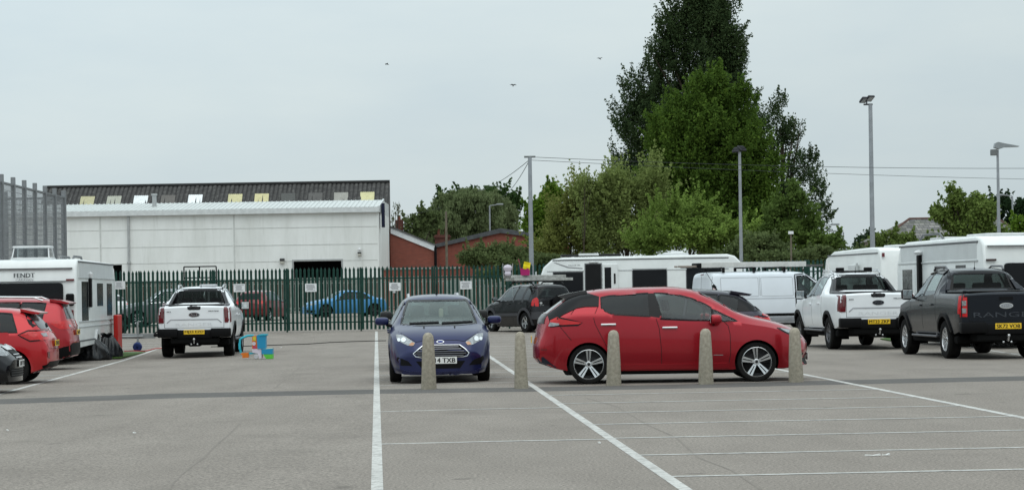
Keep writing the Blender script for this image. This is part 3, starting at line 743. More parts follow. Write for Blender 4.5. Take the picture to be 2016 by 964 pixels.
    for ch in list(t.children)+list(r.children):     # the shed stands slightly out of square
        for v_ in ch.data.vertices: v_.co.x -= .052*v_.co.y
def brickmat():
    if 'red_brick' in MATS: return MATS['red_brick']
    m, nt, b = base('red_brick', (.25, .06, .04), .9); t = nt.nodes.new('ShaderNodeTexCoord'); mp_ = nt.nodes.new('ShaderNodeMapping')
    mp_.inputs['Rotation'].default_value = (R(90), 0, 0); nt.links.new(t.outputs['Object'], mp_.inputs[0]); br = nt.nodes.new('ShaderNodeTexBrick'); nt.links.new(mp_.outputs[0], br.inputs[0])
    br.inputs['Color1'].default_value = (.27, .062, .038, 1); br.inputs['Color2'].default_value = (.18, .042, .028, 1); br.inputs['Mortar'].default_value = (.22, .13, .10, 1)
    br.inputs['Scale'].default_value = 1; br.inputs['Brick Width'].default_value = .225; br.inputs['Row Height'].default_value = .075; br.inputs['Mortar Size'].default_value = .008
    c = mix(nt, ramp(nt, noise(nt, .6, 6, .7), [(.35, (0,)*3), (.7, (.6,)*3)]), br.outputs[0], (.17, .045, .03)); nt.links.new(c, b.inputs['Base Color']); MATS['red_brick'] = m; return m
def bricks():
    BR = brickmat(); dark = M('verge_grey', (.10, .10, .10), .9, var=.3); z0 = .28
    Y = 180; t = thing('brick_building', 'low red brick building with a sloping white bargeboard', 'building', (P(769, 500, Y).x, Y, z0)); ox = t.location.x
    f = lambda u, v, Y=Y: (P(u, v, Y).x-ox, P(u, v, Y).z-z0)
    a, b_ = f(769, 452), f(856, 487); MB().prism([(0, 0), (b_[0], 0), (b_[0], b_[1]), (0, a[1])], lambda x, z: (x, 0, z), lambda x, z: (x, 9, z)).out('wall', BR, t)
    w0, w1 = f(769, 448), f(853, 484); MB().prism([(w0[0], w0[1]-.45), (w1[0]+.1, w1[1]-.4), (w1[0]+.1, w1[1]+.05), (w0[0], w0[1])], lambda x, z: (x, -.12, z), lambda x, z: (x, -.003, z)).out('bargeboard', M('board_white', (.66, .68, .70), .5), t)
    MB().prism([(w0[0], w0[1]+.003), (w1[0]+.1, w1[1]+.053), (w1[0]+.1, w1[1]+.15), (w0[0], w0[1]+.15)], lambda x, z: (x, -.2, z), lambda x, z: (x, 9.2, z)).out('roof', dark, t)
    MB().tube([(b_[0]+.05, -.1, b_[1]), (b_[0]+.05, -.1, 0)], .11, 8).out('downpipe', TRIM, t)
    Y = 186; t = thing('brick_building', 'red brick gable building with grey slate roof edge behind the fence', 'building', (P(858, 500, Y).x, Y, z0)); ox = t.location.x
    pk = [f(858, 486, Y), f(985, 456, Y), f(1120, 474, Y)]; MB().prism([(0, 0), (pk[2][0], 0), (pk[2][0], pk[2][1]), pk[1], (0, pk[0][1])], lambda x, z: (x, 0, z), lambda x, z: (x, 10, z)).out('wall', BR, t)
    MB().prism([(pk[0][0]-.2, pk[0][1]-.1), (pk[1][0], pk[1][1]-.1), (pk[2][0], pk[2][1]-.1), (pk[2][0], pk[2][1]+.25), (pk[1][0], pk[1][1]+.28), (pk[0][0]-.2, pk[0][1]+.2)], lambda x, z: (x, -.25, z), lambda x, z: (x, 10.2, z)).out('roof', M('slate_verge', (.075, .08, .085), .8, var=.3), t)
    MB().box((pk[1][0]-.3, -.02, 1.0), (pk[1][0]+2.6, 0, 1.12)).out('drip_course', dark, t)
    Y = 215; t = thing('chimney', 'dark brick chimney stack behind the gable roofs', 'chimney', (P(871, 480, Y).x, Y, z0)); ct = P(871, 462, Y).z-z0
    MB().rbox((-.7, -.4, 0), (.7, .4, ct), .03).rbox((-.8, -.5, ct-.3), (.8, .5, ct-.1), .03).out('stack', M('dark_brick', (.09, .035, .028), .9, var=.3), t)
    for x in (-.35, .35): MB().lathe([(.14, 0), (.12, .5), (.16, .55), (.001, .55)], 10).out('pot', M('pot_clay', (.16, .06, .04), .9), t).location = (x, 0, ct)
    Y = 215; t = thing('chimney', 'thin dark chimney stack with a pot beside the old shed', 'chimney', (P(786.5, 480, Y).x, Y, z0)); ct = P(786.5, 433, Y).z-z0
    MB().rbox((-.38, -.4, 0), (.38, .4, ct), .03).out('stack', M('dark_brick', (.09, .035, .028), .9, var=.3), t); MB().lathe([(.16, 0), (.14, .4), (.17, .45), (.001, .45)], 10).out('pot', M('pot_clay', (.16, .06, .04), .9), t).location = (0, 0, ct)
    # low brick wall beyond the fence
    a = P(752, 531, 155); b_ = P(905, 529, 155); t = thing('garden_wall', 'low brick wall with pale coping just beyond the grey palisade', 'wall', (a.x, 155, z0)); L = b_.x-a.x
    MB().box((0, 0, 0), (L, .25, a.z-z0)).out('wall', BR, t); MB().box((-.05, -.06, a.z-z0), (L+.05, .31, a.z-z0+.12)).out('coping', M('coping_grey', (.30, .29, .27), .9), t)
    # kerb at the far side of the neighbouring yard
    k = MB().rbox((-40, 147.2, .28), (8, 147.5, .42), .02).out('kerb', M('kerb_concrete', (.25, .24, .22), .9)); struct(k)
    # house with hipped slate roof at right
    Y = 140; s_ = F/Y; t = thing('bungalow', 'bungalow with a hipped mossy slate roof behind the caravans', 'house', (P(1745, 480, Y).x, Y, z0)); ox = t.location.x
    m, nt, b = base('mossy_slate', (.1, .1, .1), .9); tcn = nt.nodes.new('ShaderNodeTexCoord'); mp_ = nt.nodes.new('ShaderNodeMapping'); mp_.inputs['Rotation'].default_value = (R(90), 0, 0); nt.links.new(tcn.outputs['Object'], mp_.inputs[0])
    br = nt.nodes.new('ShaderNodeTexBrick'); nt.links.new(mp_.outputs[0], br.inputs[0]); br.inputs['Scale'].default_value = 1; br.inputs['Brick Width'].default_value = .34; br.inputs['Row Height'].default_value = .17; br.inputs['Mortar Size'].default_value = .014
    br.inputs['Color1'].default_value = (.09, .085, .09, 1); br.inputs['Color2'].default_value = (.24, .225, .21, 1); br.inputs['Mortar'].default_value = (.03, .03, .03, 1)
    nt.links.new(mix(nt, ramp(nt, noise(nt, .8, 5, .7), [(.45, (0,)*3), (.7, (.7,)*3)]), br.outputs[0], (.07, .08, .045)), b.inputs['Base Color'])
    A = f(1742, 472, Y); Rg = f(1790, 431, Y+4); Rr = (f(1960, 429, Y+4)[0], Rg[1]); Bx = f(2012, 472, Y)[0]
    vs = [(A[0]-.3, -.3, A[1]), (Bx+.3, -.3, A[1]), (Bx+.3, 8.3, A[1]), (A[0]-.3, 8.3, A[1]), (Rg[0], 4, Rg[1]), (Rr[0], 4, Rr[1])]
    r = mk('roof', vs, [(0, 1, 5, 4), (1, 2, 5), (2, 3, 4, 5), (3, 0, 4), (3, 2, 1, 0)], m, t)
    rm = M('ridge_tile_red', (.10, .055, .045), .9, var=.3)
    MB().tube([vs[4], vs[5]], .09, 8).tube([vs[0], vs[4]], .08, 8).tube([vs[1], vs[5]], .08, 8).out('ridge_tiles', rm, r)
    MB().box((A[0], 0, 0), (Bx, 8, A[1]-.003)).out('wall', M('render_cream', (.4, .37, .32), .9), t)
warehouse(); bricks()
def cage():
    st = M('galvanised_post', (.22, .23, .24), .5, .3, var=.15)
    m = bpy.data.materials.new('weld_mesh'); m.use_nodes = True; nt = m.node_tree; b = nt.nodes['Principled BSDF']; b.inputs['Base Color'].default_value = (.25, .26, .27, 1); b.inputs['Roughness'].default_value = .6
    # wire grid: 50 mm x 200 mm weld mesh, open between the wires
    t = nt.nodes.new('ShaderNodeTexCoord'); sp_ = nt.nodes.new('ShaderNodeSeparateXYZ'); nt.links.new(t.outputs['Object'], sp_.inputs[0]); fs = []
    for ax, per, w_ in (('X', .055, .40), ('Z', .20, .12)):
        d_ = nt.nodes.new('ShaderNodeMath'); d_.operation = 'DIVIDE'; d_.inputs[1].default_value = per; nt.links.new(sp_.outputs[ax], d_.inputs[0])
        fr = nt.nodes.new('ShaderNodeMath'); fr.operation = 'FRACT'; nt.links.new(d_.outputs[0], fr.inputs[0]); lt = nt.nodes.new('ShaderNodeMath'); lt.operation = 'LESS_THAN'; lt.inputs[1].default_value = w_; nt.links.new(fr.outputs[0], lt.inputs[0]); fs.append(lt.outputs[0])
    mx_ = nt.nodes.new('ShaderNodeMath'); mx_.operation = 'MAXIMUM'; nt.links.new(fs[0], mx_.inputs[0]); nt.links.new(fs[1], mx_.inputs[1]); nt.links.new(mx_.outputs[0], b.inputs['Alpha'])
    H = 0; pts = [(4, 343), (31, 349), (54, 355), (75, 362), (95.5, 367), (113.5, 372), (126, 376)]
    Ya, Yb = 77, 89.5; Hh = P(4, 343, Ya).z; A = Vector((P(4, 400, Ya).x, Ya)); B = Vector((P(125.5, 400, Yb).x, Yb)); d = (B-A); an = math.atan2(d.y, d.x)
    t = thing('sports_cage', 'tall grey mesh cage with steel posts at the left edge', 'fence', (B.x, B.y, 0), 0)
    n = 7; span = d.length/(n-1)*1.0
    root = [Vector((0, 0)), (A-B)*1.6]
    def run(p0, p1, k):
        dd = (p1-p0); L = dd.length; a = math.atan2(dd.y, dd.x)
        for i in range(k+1):
            q = p0+dd*i/k; o = MB().rbox((-.09, -.07, 0), (.09, .07, Hh), .01).out('post', st, t); o.location = (q.x, q.y, 0); o.rotation_euler = (0, 0, a)
            if i < k:
                o = MB().box((0, -.004, .1), (L/k, .004, Hh-.25)).out('mesh_panel', m, t); o.location = (q.x, q.y, 0); o.rotation_euler = (0, 0, a)
                o = MB().box((0, -.03, Hh-.3), (L/k, .03, Hh-.24)).out('top_rail', st, t); o.location = (q.x, q.y, 0); o.rotation_euler = (0, 0, a)
    run(Vector((0, 0)), (A-B)*1.34, 8); run(Vector((0, 0)), Vector((-14, .8)), 6)
    run(Vector((-14, .8)), Vector((-14, .8))+(A-B)*1.2, 6)
cage()
# ---------------------------------------------------------------- red electric hatchback, side on
def leaf():
    t = thing('parked_car', 'red hatchback with black rear pillar parked side on behind the bollards, nose to the right', 'car', (2.57-4.49/2, 37.43, gz(2.5, 37.4)), 0)
    a = lambda px, py: ((1020+px/4.19-1050)/122.3, (756-(1020+px/4.19-1160)*.0157-(550+py/4.19))/122.6)
    b = lambda px, py: ((1300+px/4.19-1050)/122.3, (756-(1300+px/4.19-1160)*.0157-(550+py/4.19))/122.6)
    red = paint('red_paint', (.33, .003, .013), .5, .27, .04, .6)
    h = Hull(dict(L=4.49, W=1.79, n=150,
        top=[(0, .86), (.06, 1.04), (.16, 1.14), (.28, 1.21), (.5, 1.36), (.62, 1.43), (.83, 1.49), (1.4, 1.54), (2.2, 1.55), (2.6, 1.5), (2.98, 1.335), (3.29, 1.15), (3.5, 1.07), (3.92, .965), (4.17, .88), (4.35, .78), (4.43, .70), (4.49, .60)],
        bot=[(0, .34), (.3, .26), (.6, .2), (3.5, .19), (4.1, .2), (4.49, .25)],
        belt=[(0, .72), (.12, .95), (.4, 1.06), (.8, 1.12), (1.5, 1.09), (3.0, .99), (3.5, .92), (4.2, .76), (4.49, .5)],
        plan=[(0, .84), (.15, .92), (.45, .985), (.9, 1), (3.6, 1), (4.05, .96), (4.3, .88), (4.49, .74)], roofw=.66, cabin=.45, crown=.035, clampm=.034,
        nose=[(.2, .0), (.27, .0), (.36, .05), (.48, .0), (.6, 0), (.8, .0)], tail=[(.3, .1), (.42, .0), (.62, .0), (.8, .05), (.95, .06), (1.2, .03)], nbow=.32, tbow=.16, nfade=.8), t, red)
    for x in (.89, 3.59): arch(h, x, .355, .318, .03, red, .006)
    rear = [a(693, 148), a(760, 135), a(1085, 112), a(1093, 305), a(960, 298), a(800, 290), a(735, 268), a(693, 236)]
    frt = [a(1137, 112), b(30, 113), b(150, 124), b(270, 155), b(380, 203), b(428, 232), b(432, 338), b(250, 336), b(0, 326), a(1190, 317)]
    qtr = [b(442, 246), b(520, 285), b(640, 343), b(530, 343), b(442, 340)]
    windows(h, [rear], 'rear_door_window', 'side', GLD, .02)
    windows(h, [frt], 'front_door_window', 'side', GLM, .02)
    windows(h, [qtr], 'quarter_window', 'side', GLM, .022)
    h.panel('black_pillar', [a(1090, 114), a(1137, 114), a(1186, 316), a(1095, 304)], 'side', GLB, off=.0035, mirror=True)
    h.panel('black_pillar', [a(575, 112), a(680, 143), a(672, 224), a(560, 226), a(490, 238), a(380, 290), a(340, 316), a(262, 330), a(250, 290), a(310, 245), a(390, 185), a(440, 145), a(520, 112)], 'side', GLB, off=.010, step=.03, mirror=True)
    ws = [(-.6, 1.13), (-.52, 1.36), (-.42, 1.46), (.42, 1.46), (.52, 1.36), (.6, 1.13), (.3, 1.16), (-.3, 1.16)]
    windows(h, [[(y, z) for y, z in ws]], 'windscreen', 'front', GLC, .04, False, cond=lambda c, n: c.x > 2 and n.x > .15)
    rw = [(-.55, 1.2), (-.46, 1.38), (.46, 1.38), (.55, 1.2)]
    h.panel('rear_window', [(-.6, 1.14), (-.5, 1.40), (.5, 1.40), (.6, 1.14)], 'rear', M('grey_rear_glass', (.16, .165, .17), .12, .6, coat=.4), off=.006)
    h.panel('tailgate_band', [(-.7, .98), (-.66, 1.13), (.66, 1.13), (.7, .98)], 'rear', GLB, off=.008)
    # boomerang tail lights
    h.panel('light_surround', [a(262, 330), a(335, 306), a(440, 330), a(536, 354), a(500, 382), a(400, 386), a(340, 388), a(270, 395)], 'side', GLB, off=.008, mirror=True)
    h.panel('tail_light', [a(270, 340), a(330, 312), a(345, 322), a(440, 340), a(530, 355), a(500, 368), a(370, 374), a(340, 372), a(275, 352)], 'side', REDL, off=.012, mirror=True)
    h.panel('reversing_light', [a(255, 385), a(270, 352), a(345, 362), a(340, 378), a(290, 386)], 'side', WHL, off=.014, mirror=True)
    h.panel('headlight', rnd([b(958, 396), b(1040, 405), b(1110, 425), b(1180, 462), b(1195, 480), b(1080, 462), b(1010, 428)], .2), 'side', GLB, off=.006, mirror=True)
    h.panel('headlight_lens', rnd([b(990, 402), b(1080, 418), b(1090, 455), b(1030, 430)], .2), 'side', WHL, off=.011, mirror=True)
    h.panel('grille', [(-.32, .64), (-.22, .40), (.22, .40), (.32, .64)], 'front', GLB, off=.006)
    h.panel('lower_intake', [(-.6, .36), (-.55, .26), (.55, .26), (.6, .36)], 'front', TRIM, off=.004)
    h.panel('fog_light_recess', [(.55, .44), (.72, .46), (.74, .34), (.58, .33)], 'front', TRIM, off=.006, mirror=True)
    h.panel('rear_diffuser', [(0.07, .42), (.16, .45), (.3, .33), (.38, .27), (.12, .3)], 'side', M('bumper_navy', (.012, .016, .03), .4), off=.008, mirror=True)
    h.panel('rear_reflector', [(.10, .555), (.22, .555), (.22, .575), (.10, .575)], 'side', DREDL, off=.008, mirror=True)
    h.panel('sill_skirt', [(1.3, .31), (3.15, .31), (3.15, .235), (1.3, .235)], 'side', red, off=.025, mirror=True)
    h.panel('side_badge', [b(436, 618), b(515, 618), b(515, 624), b(436, 624)], 'side', CHR, off=.004, mirror=True)
    gaps(h, [[a(665, 225), a(640, 280), a(628, 320), a(640, 370), a(690, 470), a(735, 560)],
             [a(1140, 318), a(1165, 400), a(1180, 560), a(1183, 712)], [b(520, 340), b(560, 380), b(575, 450), b(578, 600), b(560, 712)],
             [a(850, 712), b(560, 712)], [a(345, 382), a(440, 500)], [a(550, 95), a(530, 160), a(440, 290)]])
    handles(h, [a(748, 371), b(80, 396)], CHR, .25, .04)
    for sg in (1, -1): mirror_part(h, b(440, 320)[0], .985, sg, red, (.24, .22, .16), .10)
    # roof spoiler overhanging the rear glass
    MB().prism([(.43, 1.425), (.60, 1.465), (.88, 1.508), (.90, 1.44), (.70, 1.36), (.56, 1.36)], lambda x, z: (x, -.56, z), lambda x, z: (x, .56, z)).out('roof_spoiler', M('spoiler_black', (.03, .03, .032), .25, coat=.6), t, True, 30)
    h.strip('rear_wiper', [(-.05, 1.17), (.3, 1.24)], .02, 'rear', TRIM, off=.02)
    aerial(h, 1.02, 0, -.5, .06)
    plate(t, 'number_plate', 'YF19 KLU', (4.49, 0, .38), True); plate(t, 'number_plate', 'YF19 KLU', (-.02, 0, .72), False)
    st = dict(n=5, w0=.19, w1=.38, slot=.010, rr=.775)
    rimm = M('diamond_cut_alloy', (.62, .63, .64), .22, .85, var=.05)
    for x in (.89, 3.59):
        for sg in (1, -1): wheel(t, x, sg*.775, .318, .21, sg, dict(st, rot=math.pi/2+(.1 if x > 2 else 0)), rimm)
    interior(h, 2.45, 1.35, .3, .55, 1.79); underbody(h)
    MB().rbox((2.95, -.3, 1.2), (2.98, -.22, 1.3), .01).out('windscreen_sticker', M('yellow_card', (.5, .5, .1), .6), t)
    h.finish('body')
# ---------------------------------------------------------------- general vehicle builder
def at(root, anchor, world, hd):
    """put the vehicle so that local point anchor stands at world XY, heading hd (unit direction of travel)"""
    a = math.atan2(hd[1], hd[0]); c, s_ = math.cos(a), math.sin(a)
    root.rotation_euler = (0, 0, a)
    root.location = (world[0]-(c*anchor[0]-s_*anchor[1]), world[1]-(s_*anchor[0]+c*anchor[1]), gz(*world))
def autowin(h, xbr, xtr, xtf, xbf, lo=.02, m=.06, n=8):
    c = h.sp.get('crown', .05)
    bot = [(xbr+(xbf-xbr)*k/n, h.zs(xbr+(xbf-xbr)*k/n)+lo) for k in range(n+1)]
    top = [(xtf+(xtr-xtf)*k/n, h.zt(xtf+(xtr-xtf)*k/n)-c-m) for k in range(n+1)]
    return bot+top
def vehicle(name, label, cat, sp, mat, wins=(), ws=None, rw=None, head=(), tail=(), sidetail=(), arches=(), r=.31, tw=.2, style=None, rim=ALU,
            hpts=(), hmat=None, mir=None, mmat=None, plates=(), glines=(), archw=.03, archm=None, sillz=.18, seats=None, rg=None, wg=None, frame=.03, archoff=.006, group=None, fineframe=None):
    t = thing(name, label, cat, group=group); h = Hull(sp, t, mat); W = sp['W']
    for x in arches: arch(h, x, r*sp.get('archk', 1.13), r, archw, archm or mat, archoff)
    for a_ in wins: windows(h, [autowin(h, *a_[:4])], a_[5], 'side', a_[4], frame, fm=fineframe)
    if ws: windows(h, [ws], 'windscreen', 'front', wg or GLC, .035, False, cond=lambda c, n: c.x > h.L*.4 and n.x > .15)
    if rw:
        if rg == 'panel': h.panel('rear_window', rw, 'rear', GLB, off=.005)
        else: windows(h, [rw], 'rear_window', 'rear', rg or GLD, .04, False, cond=lambda c, n: c.x < h.L*.5 and n.x < -.15)
    for poly, m_, nm in head: h.panel(nm, poly, 'front', m_, off=.008, mirror=True)
    for poly, m_, nm in tail: h.panel(nm, poly, 'rear', m_, off=.008, mirror=True)
    for poly, m_, nm in sidetail: h.panel(nm, poly, 'side', m_, off=.008, mirror=True)
    if glines: gaps(h, glines)
    if hpts: handles(h, hpts, hmat or mat, .19, .035)
    if mir:
        for sg in (1, -1): mirror_part(h, mir[0], mir[1], sg, mmat or mat, *(mir[2:] if len(mir) > 2 else ()))
    for x in arches:
        for sg in (1, -1): wheel(t, x, sg*(W/2-tw/2-.015), r, tw, sg, style or dict(n=5, w0=.25, w1=.32), rim)
    if seats: interior(h, seats[0], seats[1], .3, seats[2], W)
    underbody(h, sillz); return t, h

# ---------------------------------------------------------------- dark blue hatchback facing the camera
def blue_hatch():
    navy = paint('navy_paint', (.008, .013, .068), .45, .28, .03, .5)
    fp = lambda px, py: ((px-533)/491, (848-.0157*px-py)/491)
    sp = dict(L=3.97, W=1.72, n=120,
        top=[(0, .9), (.1, 1.0), (.3, 1.16), (.55, 1.37), (.9, 1.45), (1.6, 1.485), (2.1, 1.455), (2.35, 1.37), (2.7, 1.19), (3.0, 1.02), (3.2, .97), (3.5, .90), (3.75, .80), (3.88, .70), (3.97, .56)],
        bot=[(0, .3), (.4, .2), (3.4, .17), (3.97, .15)], belt=[(0, .78), (.3, .98), (1.5, .99), (2.8, .90), (3.2, .83), (3.7, .66), (3.97, .45)],
        plan=[(0, .82), (.2, .94), (.6, 1), (3.1, 1), (3.5, .96), (3.8, .88), (3.97, .80)], roofw=.68, cabin=.45, crown=.045,
        nose=[(.1, .03), (.16, .0), (.45, 0), (.7, .02)], tail=[(.2, .1), (.4, 0), (.8, .02)], nbow=.24, tbow=.1, nfade=.8)
    ws = [(-.645, .985), (-.58, 1.20), (-.525, 1.345), (-.50, 1.375), (.50, 1.375), (.525, 1.345), (.58, 1.20), (.645, .985), (.35, .965), (-.35, .965)]
    hl = rnd([fp(895, 432), fp(835, 440), fp(738, 505), fp(755, 530), fp(800, 525), fp(885, 480)], .25)
    t, h = vehicle('parked_car', 'dark blue hatchback facing the camera with one bollard in front of it', 'car', sp, navy,
        wins=[(.55, .85, 1.5, 1.45, GLM, 'rear_door_window'), (1.52, 1.57, 2.25, 2.75, GLM, 'front_door_window')], ws=ws, rw=[(-.5, 1.08), (-.44, 1.36), (.44, 1.36), (.5, 1.08)], rg=GLM,
        head=[(hl, WHL, 'headlight')], tail=[([(.62, .8), (.62, 1.05), (.75, 1.05), (.8, .8)], REDL, 'tail_light')],
        arches=(.64, 3.13), r=.303, tw=.195, hpts=[(1.5, .86), (2.45, .84)], mir=(2.62, 1.0, (.16, .24, .14), .09), seats=(1.95, 1.05, .5),
        glines=[[(1.5, .98), (1.5, .3)], [(2.75, .88), (2.8, .6), (2.78, .28)]], wg=glass('clear_windscreen', (.70, .80, .75), 3.5, (.85, .95, .92)))
    inner = [(y*.82+.10, z*.94+.045) for y, z in hl]
    for g in (1, -1):
        am = h.panel('indicator_lens', [(g*y, z) for y, z in [fp(742, 507), fp(768, 500), fp(790, 522), fp(757, 528)]], 'front', ORL, off=.011)
        for cx_, rr in ((832, 19), (868, 14)):
            y, z = fp(cx_, 478); h.panel('headlamp_reflector', [(g*(y+rr/491*math.cos(q)), z+rr/491*math.sin(q)) for q in [2*math.pi*k/14 for k in range(14)]], 'front', CHR, off=.012)
    gr = [fp(310, 598), fp(395, 530), fp(690, 527), fp(765, 590), fp(715, 622), fp(375, 630)]
    g_ = h.panel('grille', gr, 'front', TRIM, off=.006)
    h.strip('grille_surround', gr[1:2]+[fp(345, 570)]+[gr[0]]+[fp(330, 622)]+[gr[5]]+[gr[4]]+[fp(750, 615)]+[gr[3]]+[fp(735, 560)]+gr[2:3], .011, 'front', CHR, off=.014, parent=g_)
    h.strip('grille_top_trim', gr[1:3], .006, 'front', CHR, off=.014, parent=g_)
    sl_ = MB()
    for k in range(5):
        f = k/4; z = fp(533, 545)[1]-(fp(533, 545)[1]-fp(533, 612)[1])*f; hw = .30+.13*(1-abs(f-.72)*1.4)
        h.strip('s', [(-hw, z), (hw, z)], .012, 'front', CHR, off=.016, mb=sl_)
    sl_.out('grille_slats', M('slat_grey', (.18, .18, .2), .3, .5), g_, True)
    h.panel('lower_intake', [fp(330, 660), fp(380, 722), fp(690, 716), fp(735, 655)], 'front', TRIM, off=.004)
    h.panel('fog_light_recess', [fp(765, 690), fp(800, 650), fp(885, 615), fp(892, 640), fp(860, 685)], 'front', TRIM, off=.006, mirror=True)
    h.panel('front_splitter', [fp(160, 712), fp(280, 745), fp(800, 740), fp(900, 700), fp(895, 718), fp(800, 765), fp(280, 768), fp(165, 735)], 'front', M('navy_dark', (.006, .008, .04), .3, coat=.4), off=.02)
    b_ = h.panel('badge', oval(0, fp(533, 503)[1], .062, .025), 'front', CHR, off=.012)
    h.panel('badge_centre', oval(0, fp(533, 503)[1], .052, .018), 'front', M('badge_blue', (.01, .03, .2), .2), off=.015, parent=b_)
    gaps(h, [[fp(330, 505), fp(400, 492), fp(533, 487)], [fp(328, 500), fp(240, 450), fp(190, 420)]], 'front', .008)
    plate(t, 'number_plate', 'YF14 TXB', (3.985, 0, .385), True, w=.54); plate(t, 'number_plate', 'YF14 TXB', (-.015, 0, .8), False)
    for y0, y1 in ((-.5, .0), (.05, .58)):
        h.strip('windscreen_wiper', [(y0, .985), (y1, 1.0)], .02, 'front', TRIM, off=.02)
    for y in (-.26, .26): h.panel('washer_jet', oval(y, .925, .013, .016, 8), 'front', TRIM, off=.012)
    mb = MB().rbox((2.22, -.13, 1.27), (2.25, .13, 1.335), .02); mb.out('rear_view_mirror', TRIM, t)
    MB().rbox((2.3, .02, 1.08), (2.34, .10, 1.24), .03).out('air_freshener', M('freshener', (.3, .27, .2), .8), t)
    aerial(h, 1.75, .0, -.15, .17)
    at(t, (3.13, 0), (-1.255, 38.8), (.057, -1)); h.finish('body')

# ---------------------------------------------------------------- pick-up trucks
def pickup(label, mat, old, txt, lampm, rimm, style, group):
    W = 1.9; rx, fx = 1.2, 4.45
    sp = dict(L=5.35, W=W, n=150, archk=1.2,
        top=[(0, 1.30), (.05, 1.345), (1.5, 1.36), (1.62, 1.39), (1.72, 1.52), (1.82, 1.69), (1.95, 1.79), (2.2, 1.83), (2.7, 1.85), (3.1, 1.83), (3.35, 1.75), (3.7, 1.52), (4.0, 1.33), (4.25, 1.27), (4.9, 1.20), (5.2, 1.12), (5.35, .92)],
        bot=[(0, .62), (.3, .55), (.6, .5), (4.8, .48), (5.35, .42)], belt=[(0, 1.26), (1.5, 1.29), (2.4, 1.26), (3.8, 1.20), (4.6, 1.10), (5.2, .95), (5.35, .7)],
        plan=[(0, .955), (.12, .985), (.4, 1), (4.7, 1), (5.1, .93), (5.35, .80)], roofw=.70, cabin=.45, crown=.035, waist=.975, tuck=.05,
        lowr=[(0, .95), (1.6, .95), (3.8, .84), (5.35, .8)], nose=[(.4, .0), (.9, 0)], tail=[(.5, 0), (1.4, 0)], nbow=.2, tbow=.025, nfade=.8)
    rwp = [(-.63, 1.405), (-.56, 1.735), (.56, 1.735), (.63, 1.405)]
    t, h = vehicle('pickup_truck', label, 'pick-up truck', sp, mat,
        wins=[(1.98, 2.12, 2.75, 2.82, GLM, 'rear_door_window'), (2.9, 2.83, 3.3, 3.78, GLM, 'front_door_window')],
        ws=[(-.70, 1.36), (-.56, 1.73), (.56, 1.73), (.70, 1.36)], rw=rwp, rg=glass('pickup_rear_glass', (.13, .15, .15), .6, (.4, .43, .44)),
        head=[([(.55, .98), (.55, 1.1), (.8, 1.08), (.84, .95)], WHL, 'headlight')],
        arches=(rx, fx), r=.39, tw=.26, style=style, rim=rimm, archw=.075, archm=TRIM, archoff=.03, hpts=[(2.15, 1.10), (3.05, 1.08)], hmat=None,
        mir=(3.62, 1.28, (.14, .25, .24), .09), mmat=TRIM, seats=(2.95, 2.25, .75), sillz=.31,
        glines=[[(1.85, 1.28), (1.85, .9), (1.7, .62)], [(2.88, 1.25), (2.88, .55)], [(3.85, 1.2), (3.9, .9), (3.8, .55)]], frame=.035)
    h.panel('window_surround', [(-.74, 1.38), (-.66, 1.70), (-.60, 1.79), (.60, 1.79), (.66, 1.70), (.74, 1.38), (.65, 1.38), (.585, 1.75), (-.585, 1.75), (-.65, 1.38)], 'rear', GLB, off=.004, step=.05)
    # flying buttresses from cab to bed rail
    for sg in (1, -1):
        MB().prism([(1.98, 1.70), (1.70, 1.66), (1.35, 1.40), (1.20, 1.34), (1.80, 1.34)] if not old else [(1.98, 1.66), (1.74, 1.60), (1.60, 1.40), (1.62, 1.34), (1.80, 1.34)],
            lambda x, z: (x, sg*(.80-(z-1.34)*.42), z), lambda x, z: (x, sg*(.73-(z-1.34)*.42), z)).out('sports_bar', mat if old else M('dark_grey_trim', (.03, .03, .032), .4), t, True)
        MB().tube([(2.1, sg*.58, 1.80), (2.25, sg*.60, 1.875), (3.0, sg*.60, 1.885), (3.2, sg*.58, 1.81)], .022, 8).out('roof_rail', ALU if not old else M('dark_alloy', (.12, .12, .13), .35, .6), t, True)
        MB().rbox((.15, sg*.80-.035, 1.345), (1.3, sg*.80+.035, 1.385), .012).out('bed_rail', M('rail_grey', (.2, .2, .21), .4, .5) if not old else mat, t)
        MB().rbox((1.75, sg*.86-.1, .42), (3.75, sg*.86+.1, .47), .02).rbox((1.9, sg*.86-.03, .45), (2.0, sg*.86+.03, .6), .01).rbox((3.5, sg*.86-.03, .45), (3.6, sg*.86+.03, .6), .01).out('side_step', M('step_grey', (.10, .10, .11), .35, .5), t)
    MB().rbox((.1, -.72, 1.35), (1.62, .72, 1.375), .01).out('bed_cover', M('roller_black', (.02, .02, .02), .5), t)
    # tailgate
    tl = [(.765, 1.29), (.915, 1.29), (.915, .90), (.78, .90)] if not old else [(.79, 1.25), (.915, 1.25), (.915, .86), (.79, .86)]
    for sg in (1, -1):
        l = h.panel('tail_light', [(y*sg, z) for y, z in tl], 'rear', lampm, off=.014)
        h.panel('tail_light_side', [(.02, 1.28), (.13, 1.27), (.15, .92), (.02, .91)], 'side', lampm, sg, off=.014, parent=l)
        if old:
            for z0 in (1.08, .93): h.panel('light_lens', [(sg*y, z) for y, z in [(.81, z0), (.81, z0+.10), (.895, z0+.10), (.895, z0)]], 'rear', WHL, off=.022, parent=l)
        else:
            h.panel('light_lens', [(sg*y, z) for y, z in [(.80, 1.03), (.80, 1.20), (.84, 1.20), (.84, 1.03)]], 'rear', M('lens_grey', (.16, .07, .07), .15, coat=1), off=.02, parent=l)
    gaps(h, [[(.76, 1.34), (.76, .77)]], 'rear', .009)
    gaps(h, [[(-.76, .775), (.76, .775)]], 'rear', .008, mirror=False)
